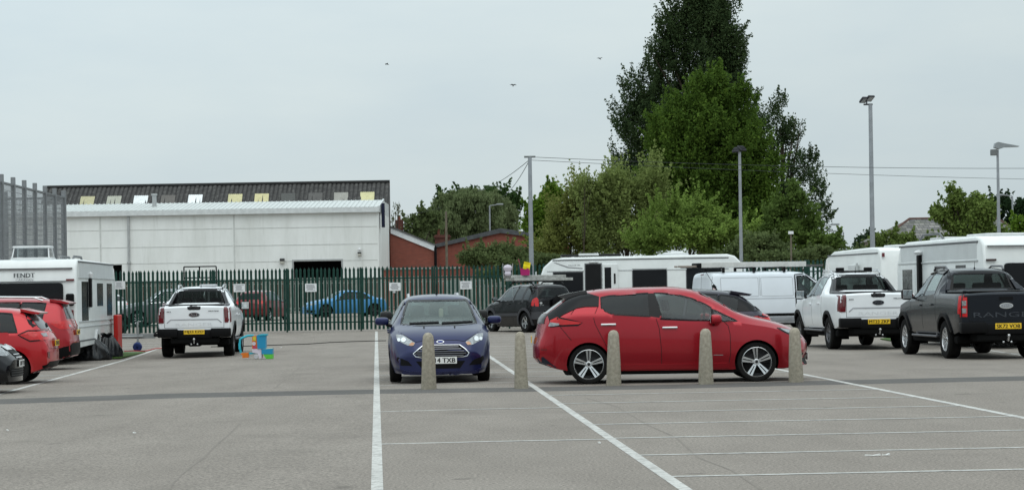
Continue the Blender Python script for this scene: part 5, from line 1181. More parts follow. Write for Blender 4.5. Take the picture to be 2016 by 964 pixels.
def van():
    wh = paint('van_white_paint', (.70, .74, .79), 0, .35, .12)
    sp = dict(L=4.95, W=1.9, n=120, top=[(0, 1.80), (.04, 1.90), (.14, 1.95), (1, 1.97), (2.8, 1.975), (3.3, 1.95), (3.6, 1.86), (4.1, 1.50), (4.35, 1.28), (4.7, 1.12), (4.88, .95), (4.95, .70)],
        bot=[(0, .32), (.3, .25), (4.7, .22), (4.95, .25)], belt=[(0, 1.05), (3.3, 1.10), (4.0, 1.08), (4.6, .95), (4.95, .55)],
        plan=[(0, .93), (.08, .98), (.25, 1), (4.2, 1), (4.6, .95), (4.95, .80)], roofw=.88, cabin=.7, crown=.05, fillet=.16, waist=.985, tuck=.04,
        nose=[(.2, 0), (.9, 0)], tail=[(.3, 0), (1.0, 0), (2, .05)], nbow=.2, tbow=.03, nfade=.7)
    t, h = vehicle('van', 'white panel van with a ladder on its roof rack, parked behind the red hatchback', 'van', sp, wh,
        wins=[], ws=[(-.72, 1.25), (-.66, 1.80), (.66, 1.80), (.72, 1.25)], arches=(.95, 3.95), r=.33, tw=.22, hpts=[(3.3, 1.0)], mir=(3.95, 1.2, (.16, .22, .26), .08), mmat=TRIM, seats=(3.1, 2.9, .8),
        head=[([(.5, .78), (.5, .92), (.85, .95), (.88, .8)], WHL, 'headlight')], glines=[[(3.02, 1.85), (3.02, .35), (3.75, .35)], [(1.75, 1.80), (1.75, 1.15)]])
    windows(h, [[(3.12, 1.10), (3.12, 1.78), (3.45, 1.80), (3.95, 1.42), (4.1, 1.12)]], 'front_door_window', 'side', GLM, .05)
    h.strip('door_seal', [(3.05, .40), (3.05, 1.84), (3.45, 1.87), (3.85, 1.62)], .035, 'side', GLB, off=.006, mirror=True)
    for x0, x1 in ((.35, 1.70), (1.80, 2.95)):
        h.strip('side_panel_crease_shade', rnd([(x0, 1.14), (x1, 1.14), (x1, 1.76), (x0, 1.76)], .06), .02, 'side', M('crease_shade_white', (.42, .44, .47), .4), off=.002, closed=True, mirror=True)  # darker copy of the van paint stands in for shade along the pressing
    h.strip('waist_crease_shade', [(.15, 1.06), (3.0, 1.06)], .03, 'side', M('crease_shade_white', (.42, .44, .47), .4), off=.003, mirror=True)  # waistline shade painted as a darker strip
    h.strip('rubbing_strip', [(1.35, .52), (3.55, .52)], .09, 'side', TRIM, off=.015, mirror=True)
    h.panel('lower_cladding', [(1.35, .44), (3.55, .44), (3.55, .27), (1.35, .27)], 'side', M('lower_grey', (.30, .31, .33), .45), off=.006, mirror=True)
    h.panel('tail_light', [(.06, 1.15), (.06, 1.52), (.12, 1.56), (.19, 1.48), (.19, 1.15)], 'side', GLB, off=.008, mirror=True)
    h.panel('tail_light_lens', [(.08, 1.16), (.08, 1.44), (.15, 1.40), (.15, 1.16)], 'side', M('pale_lens', (.55, .4, .4), .2, coat=.8), off=.014, mirror=True)
    h.panel('high_brake_light', [(-.12, 1.86), (-.12, 1.90), (.12, 1.90), (.12, 1.86)], 'rear', DREDL, off=.01)
    gaps(h, [[(0, 1.85), (0, .5)]], 'rear', .012, mirror=False)
    gaps(h, [[(.8, 1.86), (.84, 1.0), (.84, .5)]], 'rear', .01)
    h.strip('rear_bumper', [(-.85, .42), (.85, .42)], .2, 'rear', TRIM, off=.04)
    plate(t, 'number_plate', 'ND68 FVR', (-.02, .3, .85), False, w=.5)
    for x in (.5, 1.6, 2.7): MB().rbox((x-.03, -.82, 2.07), (x+.03, .82, 2.11), .01).rbox((x-.04, -.82, 1.93), (x+.04, -.74, 2.09), .01).rbox((x-.04, .74, 1.93), (x+.04, .82, 2.09), .01).out('roof_bar', TRIM, t)
    a_ = R(18); hd = (math.cos(a_), math.sin(a_)); cx, cy = P(1404, 600, 75.0).xy
    at(t, (0.05, -.93), (cx, cy), hd); h.finish('body')
    al = M('bright_aluminium', (.58, .58, .56), .45, .2, var=.12, scale=6); z0 = 2.11+t.location.z
    def pt(x, y): return (t.location.x+hd[0]*x-hd[1]*y, t.location.y+hd[1]*x+hd[0]*y)
    l = thing('ladder', 'long extension ladder strapped flat on the white van roof rack', 'ladder', (*pt(1.55, -.35), z0), a_, 'ladders carried on roofs')
    for sg in (1, -1):
        MB().rbox((-1.85, sg*.21-.035, 0), (2.05, sg*.21+.035, .17), .01).out('ladder_rail', al, l)
        MB().rbox((-2.55, sg*.17-.02, .015), (-1.2, sg*.17+.02, .075), .008).out('inner_rail', M('worn_rail', (.28, .24, .21), .6, .2), l)
    rg = MB()
    for k in range(14): rg.tube([(-1.75+k*.27, -.2, .06), (-1.75+k*.27, .2, .06)], .016, 6)
    for k in range(3): rg.tube([(-2.45+k*.27, -.17, .045), (-2.45+k*.27, .17, .045)], .016, 6)
    rg.out('rungs', al, l)
    MB().rbox((-1.9, -.26, -.01), (-1.75, .26, .15), .02).out('end_clamp', TRIM, l)
    l2 = thing('ladder', 'narrow dark ladder lying beside the bright one on the van roof', 'ladder', (*pt(1.9, .35), z0), a_, 'ladders carried on roofs')
    for sg in (1, -1): MB().rbox((-2.4, sg*.15-.018, 0), (2.7, sg*.15+.018, .07), .006).out('ladder_rail', M('worn_rail_dark', (.10, .10, .10), .6), l2)
    rg = MB()
    for k in range(18): rg.tube([(-2.3+k*.28, -.15, .035), (-2.3+k*.28, .15, .035)], .014, 6)
    rg.out('rungs', M('worn_rail_dark', (.10, .10, .10), .6), l2)
leaf(); blue_hatch(); pickups(); others(); van()
# ---------------------------------------------------------------- street and flood lamps, poles, wires
GP = M('galvanised_pole', (.30, .32, .34), .5, .3, var=.15)
def pole(name, label, cat, u, vtop, Y, r0, r1, gr=None, z0=None):
    p = P(u, vtop, Y); z = gz(p.x, Y) if z0 is None else z0; t = thing(name, label, cat, (p.x, Y, z), 0, gr)
    MB().tube([(0, 0, 0), (0, 0, p.z-z)], r0, 12, r2=r1).out('pole', GP, t, True); return t, p.z-z
def flood(t, x, z, yaw=0, sc=1):
    T = Matrix.Translation((x, 0, z)) @ Matrix.Rotation(yaw, 4, 'Z') @ Matrix.Rotation(R(-35), 4, 'X') @ Matrix.Scale(sc, 4)
    o = MB().rbox((-.19, -.22, -.05), (.19, .20, .05), .02, T).out('floodlight', M('lamp_black', (.03, .03, .035), .4), t)
    MB().rbox((-.16, -.18, -.056), (.16, .16, -.052), .001, T).out('lens', M('lamp_glass', (.35, .38, .4), .1, coat=1), o); fins = MB()
    for k in range(6): fins.box((-.15+k*.06-.006, -.15, .05), (-.15+k*.06+.006, .15, .085), T)
    fins.out('cooling_fins', M('lamp_black', (.03, .03, .035), .4), o)
def lamps():
    t, z = pole('lamp_post', 'tall grey mast with two black floodlights at its top', 'lamp post', 1713.5, 206, 100, .12, .085)
    MB().rbox((-.3, -.03, z-.03), (.1, .03, z+.04), .01).tube([(-.16, 0, z), (-.16, 0, z+.22)], .03, 8).out('bracket', M('lamp_black', (.03, .03, .035), .4), t)
    flood(t, -.28, z+.20, .5, .85); flood(t, -.02, z+.26, .5, .85)
    t, z = pole('lamp_post', 'grey lamp post with twin black floodlights standing before the big bright green tree', 'lamp post', 1456, 299, 98, .085, .06)
    flood(t, -.14, z+.08, 2.6, .8); flood(t, .10, z+.14, -2.6, .8)
    t, z = pole('lamp_post', 'grey lamp post with a swept wing lamp and junction box at right', 'lamp post', 1964, 295, 98, .10, .05)
    MB().rbox((-.30, -.12, z-.24), (-.04, .12, z+.02), .02).out('junction_box', M('box_grey', (.16, .17, .17), .5), t); MB().rbox((-.12, -.12, .0), (.12, .12, .9), .02).out('base_section', GP, t)
    MB().prism([(-.16, .1), (-.12, .28), (0, .33), (.35, .25), (.92, .14), (.88, .11), (.3, .10), (.05, .02)], lambda x, q: (x, -.16, z+q), lambda x, q: (x, .16, z+q)).out('lamp_head', M('lamp_shell', (.28, .30, .31), .35, .4), t, True, 30)
    pt, z = pole('cable_pole', 'plain grey steel pole carrying overhead wires behind the fence', 'pole', 1043, 309, 88, .105, .075); pz = z+pt.location.z; px = pt.location.x
    MB().rbox((-.22, -.05, z-.03), (.22, .05, z+.04), .01).out('cap', M('box_grey', (.16, .17, .17), .5), pt)
    for u, v, Y, r, l in ((964, 405, 200, .09, 'slim pale pole rising above the brick gable roof'), (1993, 386, 170, .09, 'slim pale pole with a small lamp before the dark conifers at right'), (1619, 445, 160, .07, 'slim street lamp with a side arm beside the leafy branches'), (1660.5, 457, 190, .08, 'small distant street lamp by the right end of the tall trees')):
        t, z = pole('street_lamp', l, 'street lamp', u, v, Y, r, r*.7)
        sg = -1 if u in (1660.5, 1993) else 1
        MB().tube([(0, 0, z), (sg*.9, 0, z+.12)], .04, 6).rbox((sg*.9-.3, -.12, z+.05), (sg*.9+.3, .12, z+.18), .03).out('lamp_head', M('lamp_shell', (.28, .30, .31), .35, .4), t)
    wd = M('pole_timber', (.14, .12, .09), .9, var=.3)
    for u, v, Y, l in ((878, 416, 172, 'weathered timber pole in front of the red gable wall'), (1557, 458, 92, 'rusty thin post with a small white head behind the fence'), (1640, 505, 92, 'thin bare post behind the green fence left of the right caravan')):
        p = P(u, v, Y); z = gz(p.x, Y); t = thing('post', l, 'post', (p.x, Y, z)); MB().tube([(0, 0, 0), (0, 0, p.z-z)], .11 if Y > 100 else .04, 8, r2=.08 if Y > 100 else .035).out('pole', wd, t, True)
        if u == 1557: MB().rbox((-.1, -.06, p.z-z-.06), (.1, .06, p.z-z+.06), .01).out('head', M('notice_white', (.74, .75, .76), .5), t)
    wm = M('wire_grey', (.05, .055, .055), .8, spec=.1)
    def wire(label, pts, r=.014):
        q = []
        for a, b, sag in pts:
            for k in range(13): f = k/12; w_ = a.lerp(b, f); w_.z -= sag*4*f*(1-f); q.append(w_)
        o = MB().tube(q, r, 5).out('overhead_wire', wm, None, True); tag(o, label, 'wire', 'overhead wires')
    top_ = Vector((px, 88, pz)); 
    wire('overhead wire running right from the top of the grey pole', [(top_, P(2090, 331, 100), .15)], .010)
    wire('second overhead wire running right just below the first', [(top_-Vector((0, 0, .12)), P(2090, 354, 112), .1)], .009)
    wire('overhead wire dropping left from the pole to the far left', [(top_-Vector((0, 0, .1)), P(940, 376, 150), .2)], .013)
    wire('steeper overhead wire dropping left from the pole', [(top_-Vector((0, 0, .1)), P(985, 388, 150), .3)], .013)
    wire('thin far wire between the old shed and the willow', [(P(770, 425, 190), P(870, 408, 205), .15)], .013)
lamps()
def birds():
    for u, v, a, l in ((1181, 116, .3, 'tiny dark bird high in the sky left of the tall tree'), (762, 127, .1, 'tiny dark bird high above the warehouse right end'), (1011, 168, -.4, 'tiny dark bird lowest of the three in the sky')):
        p = P(u, v, 150); m_ = MB(); m_.tube([(-.12, 0, 0), (-.04, 0, .01), (.08, 0, 0), (.14, 0, -.01)], .04, 6, r2=.01)
        for sg in (1, -1): m_.add([(-.04, 0, .02), (.05, 0, .02), (.03, sg*.12, .08), (-.02, sg*.13, .08), (-.04, sg*.26, .03)], [(0, 1, 2, 3), (0, 3, 4)])
        o = m_.out('bird', M('bird_dark', (.03, .03, .03), .8)); o.location = p; o.rotation_euler = (0, a, a*3); tag(o, l, 'bird', 'birds in flight')
birds()
# ---------------------------------------------------------------- caravans
def cbody(name, prof, W, mat, root, bev=.07, zlow=.0):
    bm = bmesh.new(); a = [bm.verts.new((x, -W/2, z)) for x, z in prof]; b = [bm.verts.new((x, W/2, z)) for x, z in prof]; n = len(prof)
    bm.faces.new(a); bm.faces.new(b[::-1]); sd = [bm.faces.new((a[i], b[i], b[(i+1) % n], a[(i+1) % n])) for i in range(n)]
    bmesh.ops.recalc_face_normals(bm, faces=bm.faces)
    es = [e for e in bm.edges if abs(e.verts[0].co.y-e.verts[1].co.y) < 1e-4 and (e.verts[0].co.z+e.verts[1].co.z) > 1.0]
    bmesh.ops.bevel(bm, geom=es, offset=bev, segments=4, profile=.5, affect='EDGES')
    return from_bm(name, bm, mat, root, True, 35)
def arcp(cx, cz, r, a0, a1, n=6, rz=None): return [(cx+r*math.cos(R(a0+(a1-a0)*k/n)), cz+(rz or r)*math.sin(R(a0+(a1-a0)*k/n))) for k in range(n+1)]
def caravan(label, L, W, H, prof, wallm):
    t = thing('caravan', label, 'caravan', group=None); b = cbody('body', prof, W, wallm, t)
    MB().rbox((.5, -W/2+.25, .22), (L-.5, W/2-.25, .5), .03).out('chassis', M('under_black', (.02, .02, .02), .9), t)
    for sg in (1, -1):
        for x in (L*.47,):
            wheel(t, x, sg*(W/2-.16), .32, .18, sg, dict(n=8, w0=.2, w1=.2, rr=.6), ALU)
    return t
def sidebox(t, name, x0, x1, z0, z1, W, sg, mat, off=.012, r=.01, d=.02):
    ya, yb = sorted((sg*(W/2-.01), sg*(W/2+off)));  return MB().rbox((x0, ya, z0), (x1, yb, z1), min(r, off*.45)).out(name, mat, t)
def endbox(t, name, y0, y1, z0, z1, x, mat, off=.02, rr=.1, parent=None):
    pl = rnd([(y0, z0), (y1, z0), (y1, z1), (y0, z1)], rr); return MB().prism(pl, lambda y, z: (x-off, y, z), lambda y, z: (x+.02, y, z)).out(name, mat, parent or t, True, 30)
def caravans():
    cw = M('caravan_white', (.76, .78, .77), .35, coat=.3, var=.05, dirt=((.3, .3, .26), .25)); cs = M('caravan_grey_panel', (.58, .60, .60), .45, var=.05); seam = M('trim_grey', (.12, .125, .13), .5); tr = M('trim_silver', (.50, .52, .52), .4, .2)
    bg_ = M('black_window', (.006, .007, .009), .1, spec=.25); rooff = M('roof_white_plastic', (.62, .63, .63), .4)
    # ---- left caravan, rear towards us
    L, W, H = 8.2, 2.5, 2.60
    prof = [(0.06, .42)]+[(0, .9), (0.02, 1.9), (.08, 2.42), (.20, 2.56), (.5, H), (L-.8, H-.02), (L-.3, H-.15), (L-.02, 2.0), (L, 1.0), (L-.1, .5)]
    t = caravan('white caravan with big dark rear window and a maker\'s name, parked behind the red cars', L, W, H, prof, cw)
    endbox(t, 'rear_window', -.93, .93, 1.45, 2.02, .0, bg_, .03, .18)
    m_ = M('lettering_grey', (.09, .10, .11), .5)
    lettering('maker_name', 'FENDT', .50, .105, lambda a, b: Vector((-.028, -a+.0, 2.21+b)), m_, t, bold=.006); lettering('maker_name', 'CARAVAN', .42, .05, lambda a, b: Vector((-.02, -a, 2.10+b)), M('lettering_pale', (.25, .26, .27), .5), t)
    MB().box((.01, -W/2+.1, 2.36), (.07, W/2-.1, 2.385)).box((-.012, -W/2+.25, 2.05), (.03, W/2-.25, 2.065)).out('rear_seam', seam, t)
    for sg in (1, -1):
        MB().rbox((-.02, sg*1.10-.1, 2.06), (.03, sg*1.10+.1, 2.11), .008).out('marker_light', DREDL, t)
        MB().rbox((-.05, sg*1.05-.13, 1.02), (.02, sg*1.05+.13, 1.36), .02).out('tail_light', DREDL, t)
    MB().rbox((-.06, -.9, .75), (0, .9, .95), .02).out('rear_bumper', cw, t)
    for sg in (-1, 1):
        sidebox(t, 'door_window', .95, 2.15, 1.05, 2.05, W, sg, bg_); sidebox(t, 'window', 4.0, 5.2, 1.42, 2.02, W, sg, bg_); sidebox(t, 'window', 6.1, 7.2, 1.15, 2.02, W, sg, bg_)
        for z in (.92, 1.05, 2.14): sidebox(t, 'side_trim', .35, L-.3, z-.02, z+.02, W, sg, tr, .018)
        sidebox(t, 'upper_side_panel', .45, L-.7, 2.16, 2.50, W, sg, cs, .006)
        sidebox(t, 'awning_rail', .35, L-.5, 2.515, 2.555, W, sg, seam, .02)
        sidebox(t, 'skirt_trim', .35, L-.4, .56, .60, W, sg, seam, .014)
        pts = arcp(L*.47, .34, .48, 0, 180, 12); ins = arcp(L*.47, .34, .36, 180, 0, 12)
        MB().prism(pts+ins, lambda x, z: (x, sg*(W/2-.02), z), lambda x, z: (x, sg*(W/2+.04), z)).out('wheel_arch', rooff, t, True, 30)
        MB().prism(arcp(L*.47, .34, .36, 0, 180, 12), lambda x, z: (x, sg*(W/2-.03), z), lambda x, z: (x, sg*(W/2+.008), z)).out('wheel_well', M('well_black', (.012, .012, .012), .9), t)
    MB().rbox((2.25, -W/2-.07, 1.40), (2.50, -W/2-.0, 2.14), .02).out('awning_arm', TRIM, t); MB().lathe([(.06, 0), (.07, .1), (.001, .16)], 10).out('flue_cap', rooff, t).location = (2.37, -W/2-.04, 2.15)
    MB().rbox((1.0, -.5, 2.60), (1.9, .5, 2.66), .03).out('roof_hatch', rooff, t)
    hh = MB()
    for y in (-.45, .45): hh.tube([(1.0, y, 2.66), (1.15, y*.93, 2.92)], .015, 6).tube([(1.9, y, 2.66), (1.75, y*.93, 2.92)], .015, 6)
    hh.rbox((1.1, -.46, 2.90), (1.8, .46, 2.95), .02).out('raised_rooflight', rooff, t)
    MB().rbox((1.12, -.41, 2.68), (1.13, .41, 2.90), .003).out('rooflight_pane', glass('acrylic', (.8, .83, .84), .6), t)
    MB().tube([(1.2, -1.0, 2.56), (1.5, -1.0, 2.68), (2.8, -1.0, 2.68), (3.1, -1.0, 2.58)], .03, 8).tube([(1.2, -.7, 2.56), (1.5, -.7, 2.68), (2.8, -.7, 2.68), (3.1, -.7, 2.58)], .03, 8).out('roof_rail', seam, t, True)
    MB().rbox((-.12, 1.02-2.22, 1.45), (-.02, 1.22-2.22, 1.75), .04).out('spare_mirror', TRIM, t)
    at(t, (0, -W/2), (-10.62, 55.5), (-.057, 1)); t.location.z = -.13
    # ---- middle caravan, side on
    L, W, H = 7.4, 2.35, 2.62
    prof = [(.05, .45), (0, .9), (.0, 2.1)]+[(.08, 2.35), (.28, 2.55), (.55, H), (L-.95, H-.04), (L-.55, 2.52), (L-.25, 2.25), (L-.08, 1.8), (L, 1.1), (L-.05, .5)]
    t = caravan('white caravan parked side on with its door open, behind the van and off-roader', L, W, H, prof, cw)
    s_ = F/82.0; X0 = P(1462, 520, 82).x                      # rear end at right
    xl = lambda u: X0-P(u, 540, 82).x
    zl = lambda v, u=1200: P(u, v, 82).z-gz(5, 82)
    sg = 1                                                     # heading -X: its left side faces us
    for n_, a, b_, c_, d_ in (('window', 1147, 1090, 582, 536), ('window', 1312, 1246, 575, 530), ('window', 1420, 1352, 575, 527)):
        u = (a+b_)/2; w_ = sidebox(t, n_, xl(a), xl(b_), zl(c_, u), zl(d_, u), W, sg, bg_, .02)
        MB().rbox((xl(a)-.03, W/2-.01, zl(c_, u)-.03), (xl(b_)+.03, W/2+.012, zl(d_, u)+.03), .004).out('frame', seam, w_)
    sidebox(t, 'doorway', xl(1183), xl(1153), zl(618, 1168), zl(520, 1168), W, sg, M('dark_interior', (.012, .012, .013), .9), .014)
    MB().rbox((xl(1185), W/2-.01, zl(618, 1168)-.03), (xl(1151), W/2+.01, zl(518, 1168)), .004).out('door_frame', seam, t)
    d_ = MB().rbox((xl(1216), W/2+.03, zl(618, 1200)), (xl(1186), W/2+.08, zl(519, 1200)), .02).out('open_door', cw, t)
    MB().rbox((xl(1203), W/2+.078, zl(568, 1195)), (xl(1190), W/2+.09, zl(526, 1195)), .004).out('door_window', bg_, d_); MB().rbox((xl(1210)-.03, W/2+.078, zl(558, 1210)), (xl(1210)+.03, W/2+.10, zl(538, 1210)), .006).out('handle', TRIM, d_)
    MB().rbox((xl(1178), W/2, zl(517)), (xl(1160), W/2+.06, zl(513)), .02).out('awning_lamp', rooff, t)
    for z, o_ in ((zl(531, 1260), .018), (zl(597, 1260), .018)):
        for a, b_ in ((.5, xl(1216)-.03), (xl(1151)+.02, L-.35)): sidebox(t, 'side_trim', a, b_, z-.02, z+.02, W, sg, tr, o_)
    sidebox(t, 'awning_rail', .5, L-.55, H-.15, H-.11, W, sg, seam, .02)
    MB().prism([(xl(1147), 2.20), (xl(1120), 2.24), (xl(1095), 2.40), (xl(1090), 2.40), (xl(1118), 2.21), (xl(1147), 2.16)], lambda x, z: (x, W/2-.01, z), lambda x, z: (x, W/2+.006, z)).out('side_graphic', M('graphic_grey', (.25, .25, .26), .5), t)
    lettering('side_lettering', 'PALACE 790', .42, .06, lambda a, b: Vector((xl(1131)-a, W/2+.008, zl(522, 1131)+b)), M('graphic_grey', (.25, .25, .26), .5), t)
    pts = arcp(L*.47, .34, .48, 0, 180, 12); ins = arcp(L*.47, .34, .36, 180, 0, 12)
    for sg2 in (1, -1): MB().prism(pts+ins, lambda x, z: (x, sg2*(W/2-.02), z), lambda x, z: (x, sg2*(W/2+.04), z)).out('wheel_arch', rooff, t, True, 30)
    MB().rbox((xl(1225), -.3, H), (xl(1105), .9, H+.07), .03).out('solar_panel', GLB, t); MB().rbox((xl(1180), .2, H+.02), (xl(1140), 1.0, H+.10), .03).out('roof_hatch', rooff, t)
    MB().rbox((xl(1350), -.2, H-.02), (xl(1310), .6, H+.1), .04).lathe([(.32, 0), (.3, .08), (.2, .13), (.001, .15)], 16, Matrix.Translation((xl(1337), .3, H))).out('satellite_dome', rooff, t, True)
    MB().tube([(L-.05, .9, 1.9), (L+.04, .9, 1.9), (L+.04, .9, 2.1)], .02, 6).tube([(L-.05, -.9, 1.9), (L+.04, -.9, 1.9), (L+.04, -.9, 2.1)], .02, 6).out('grab_handle', tr, t, True)
    at(t, (0, W/2), (X0, 82.0), (-1, 0))
    # ---- right caravans
    L, W, H = 6.2, 2.3, 2.58
    prof = [(.06, .42), (0, .9), (0.02, 2.2), (.12, 2.48), (.35, H), (1.1, H+.02), (L-1.2, H-.03), (L-.35, 2.35), (L-.05, 1.7), (L, .9), (L-.1, .5)]
    t = caravan('plain white caravan behind the right white pick-up, red marker light on its corner', L, W, H, prof, cw)
    for sg in (1, -1):
        sidebox(t, 'awning_rail', .3, L-.6, 2.40, 2.44, W, sg, seam, .02)
        for z in (1.95, 1.0): sidebox(t, 'side_trim', .3, L-.4, z-.015, z+.015, W, sg, cs, .014)
        sidebox(t, 'window', 4.2, 5.2, 1.3, 1.9, W, sg, bg_)
        MB().rbox((-.03, sg*1.08-.04, 2.30), (.03, sg*1.08+.04, 2.42), .01).out('marker_light', DREDL, t); MB().rbox((-.05, sg*1.0-.1, .95), (.02, sg*1.0+.1, 1.25), .02).out('tail_light', DREDL, t)
    MB().rbox((2.2, W/2, 1.55), (3.0, W/2+.12, 2.10), .02).out('step_locker', cs, t); MB().tube([(2.1, W/2+.1, 1.5), (2.1, W/2+.1, 2.15)], .04, 8).out('grab_pole', tr, t, True)
    MB().rbox((.4, -.6, H), (1.5, .6, H+.08), .03).out('roof_hatch', rooff, t)
    MB().rbox((-.04, -1.1, 1.93), (.02, .45, 1.97), .01).rbox((-.035, -1.1, 2.34), (.03, .55, 2.37), .01).out('rear_seam', cs, t)
    at(t, (0, W/2), (10.78, 66.4), (-.14, 1))
    L, W, H = 6.8, 2.45, 2.62
    prof = [(0.05, .42), (0, .9), (0.02, 1.9), (.09, 2.40), (.25, 2.56), (.6, H), (L-.8, H-.02), (L-.3, H-.15), (L-.02, 2.0), (L, 1.0), (L-.1, .5)]
    t = caravan('white caravan with door and flue on its side behind the dark pick-up, right edge', L, W, H, prof, cw)
    for sg in (1, -1):
        sidebox(t, 'awning_rail', .4, L-.3, 2.46, 2.51, W, sg, seam, .02); sidebox(t, 'side_trim', .4, L-.2, 2.03, 2.07, W, sg, tr, .03); sidebox(t, 'side_trim', .4, L-.2, .96, 1.0, W, sg, tr, .018)
        sidebox(t, 'upper_side_panel', .5, L-.4, 2.10, 2.44, W, sg, cs, .006)
        for a, b_ in ((1.3, 2.0), (2.8, 3.6)): sidebox(t, 'window', a, b_, 1.82, 1.96, W, sg, M('vent_grey', (.08, .08, .08), .4), .02)
        MB().rbox((-.04, sg*1.06-.12, 2.03), (.02, sg*1.06+.12, 2.08), .01).out('marker_light', M('marker_dark', (.06, .04, .04), .3), t)
    d_ = sidebox(t, 'door', 5.2, 6.4, .55, 1.98, W, 1, cw, .02); MB().rbox((5.4, W/2+.018, 1.0), (6.2, W/2+.03, 1.90), .005).out('door_window', M('curtained_glass', (.10, .105, .10), .2, var=.5, scale=7, coat=.5), d_)
    MB().rbox((4.62, W/2, 1.15), (4.80, W/2+.10, 2.25), .02).out('awning_arm', TRIM, t); MB().lathe([(.10, 0), (.13, .06), (.08, .10), (.001, .12)], 12).out('flue_cap', rooff, t).location = (4.7, W/2+.06, 2.26)
    endbox(t, 'rear_window', -.75, .75, 1.40, 1.98, .0, bg_, .03, .15)
    MB().box((.01, -W/2+.1, 2.36), (.07, W/2-.1, 2.385)).out('rear_seam', seam, t)
    MB().rbox((.7, -.2, H), (2.2, .9, H+.07), .03).rbox((3.8, .0, H), (5.0, .9, H+.06), .02).out('roof_hatch', rooff, t); MB().tube([(3.6, 1.0, H), (3.9, 1.0, H+.14), (5.2, 1.0, H+.14), (5.5, 1.0, H)], .03, 8).out('roof_rail', seam, t, True)
    MB().rbox((.1, -.9, H-.01), (.6, -.1, H+.1), .04).out('roof_vent', rooff, t)
    at(t, (0, W/2), (10.86, 52.3), (-.13, 1))
caravans()
# ---------------------------------------------------------------- loose things on the ground
def sack(label, u, v, Y, w_, d_, h_, seed, lean=0):
    """filled bin liner: slumped base, folds running up to a gathered, tied neck"""
    g = random.Random(seed); p = P(u, v, Y); nu, nv = 72, 40; vs = []; fs = []; ph = [g.uniform(0, 6.28) for _ in range(8)]
    for j in range(nv+1):
        t = j/nv
        if t < .82: k = math.sin(math.pi*(.22+.78*(1-t/.82))*.5)**.8*(1 if t > .04 else .9); z = h_*.86*(t/.82)**.85
        else: q = (t-.82)/.18; k = .16+.22*q; z = h_*(.86+.14*q)
        for i in range(nu):
            a = 2*math.pi*i/nu; fold = .10*t*math.sin(9*a+ph[0]+2*t)+.06*math.sin(17*a+ph[1]-3*t)*(.4+t)+.09*math.sin(2*a+ph[2]+3*t)+.05*math.sin(5*a+ph[3]+9*t)+.035*abs(math.sin(23*a+ph[5]+6*math.sin(5*t)))
            r = k*(1+fold); sag = .04*math.sin(4*a+ph[4])*(1-t)
            vs.append((r*math.cos(a)*w_/2+lean*t*t, r*math.sin(a)*d_/2, max(0, z*(1+sag)+.03*math.sin(6*a+ph[6]+7*t)*h_)))
    for j in range(nv):
        for i in range(nu): a = j*nu+i; b = j*nu+(i+1) % nu; fs.append((a, b, b+nu, a+nu))
    fs.append(tuple(range(nu))[::-1]); o = mk('rubbish_bag', vs, fs, M('bin_bag_black', (.010, .011, .013), .28, spec=.45, var=.3), None, True, 70)
    o.location = (p.x, Y, gz(p.x, Y)-.005); tag(o, label, 'rubbish bag', 'black rubbish bags by the caravan'); return o
sack('wider black rubbish bag leaning left behind the red crossover', 180, 700, 59.0, .92, .7, .66, 2, -.12)
sack('taller black rubbish bag at the caravan wheel, right of another', 207, 700, 60.0, .82, .7, .68, 9, .05)
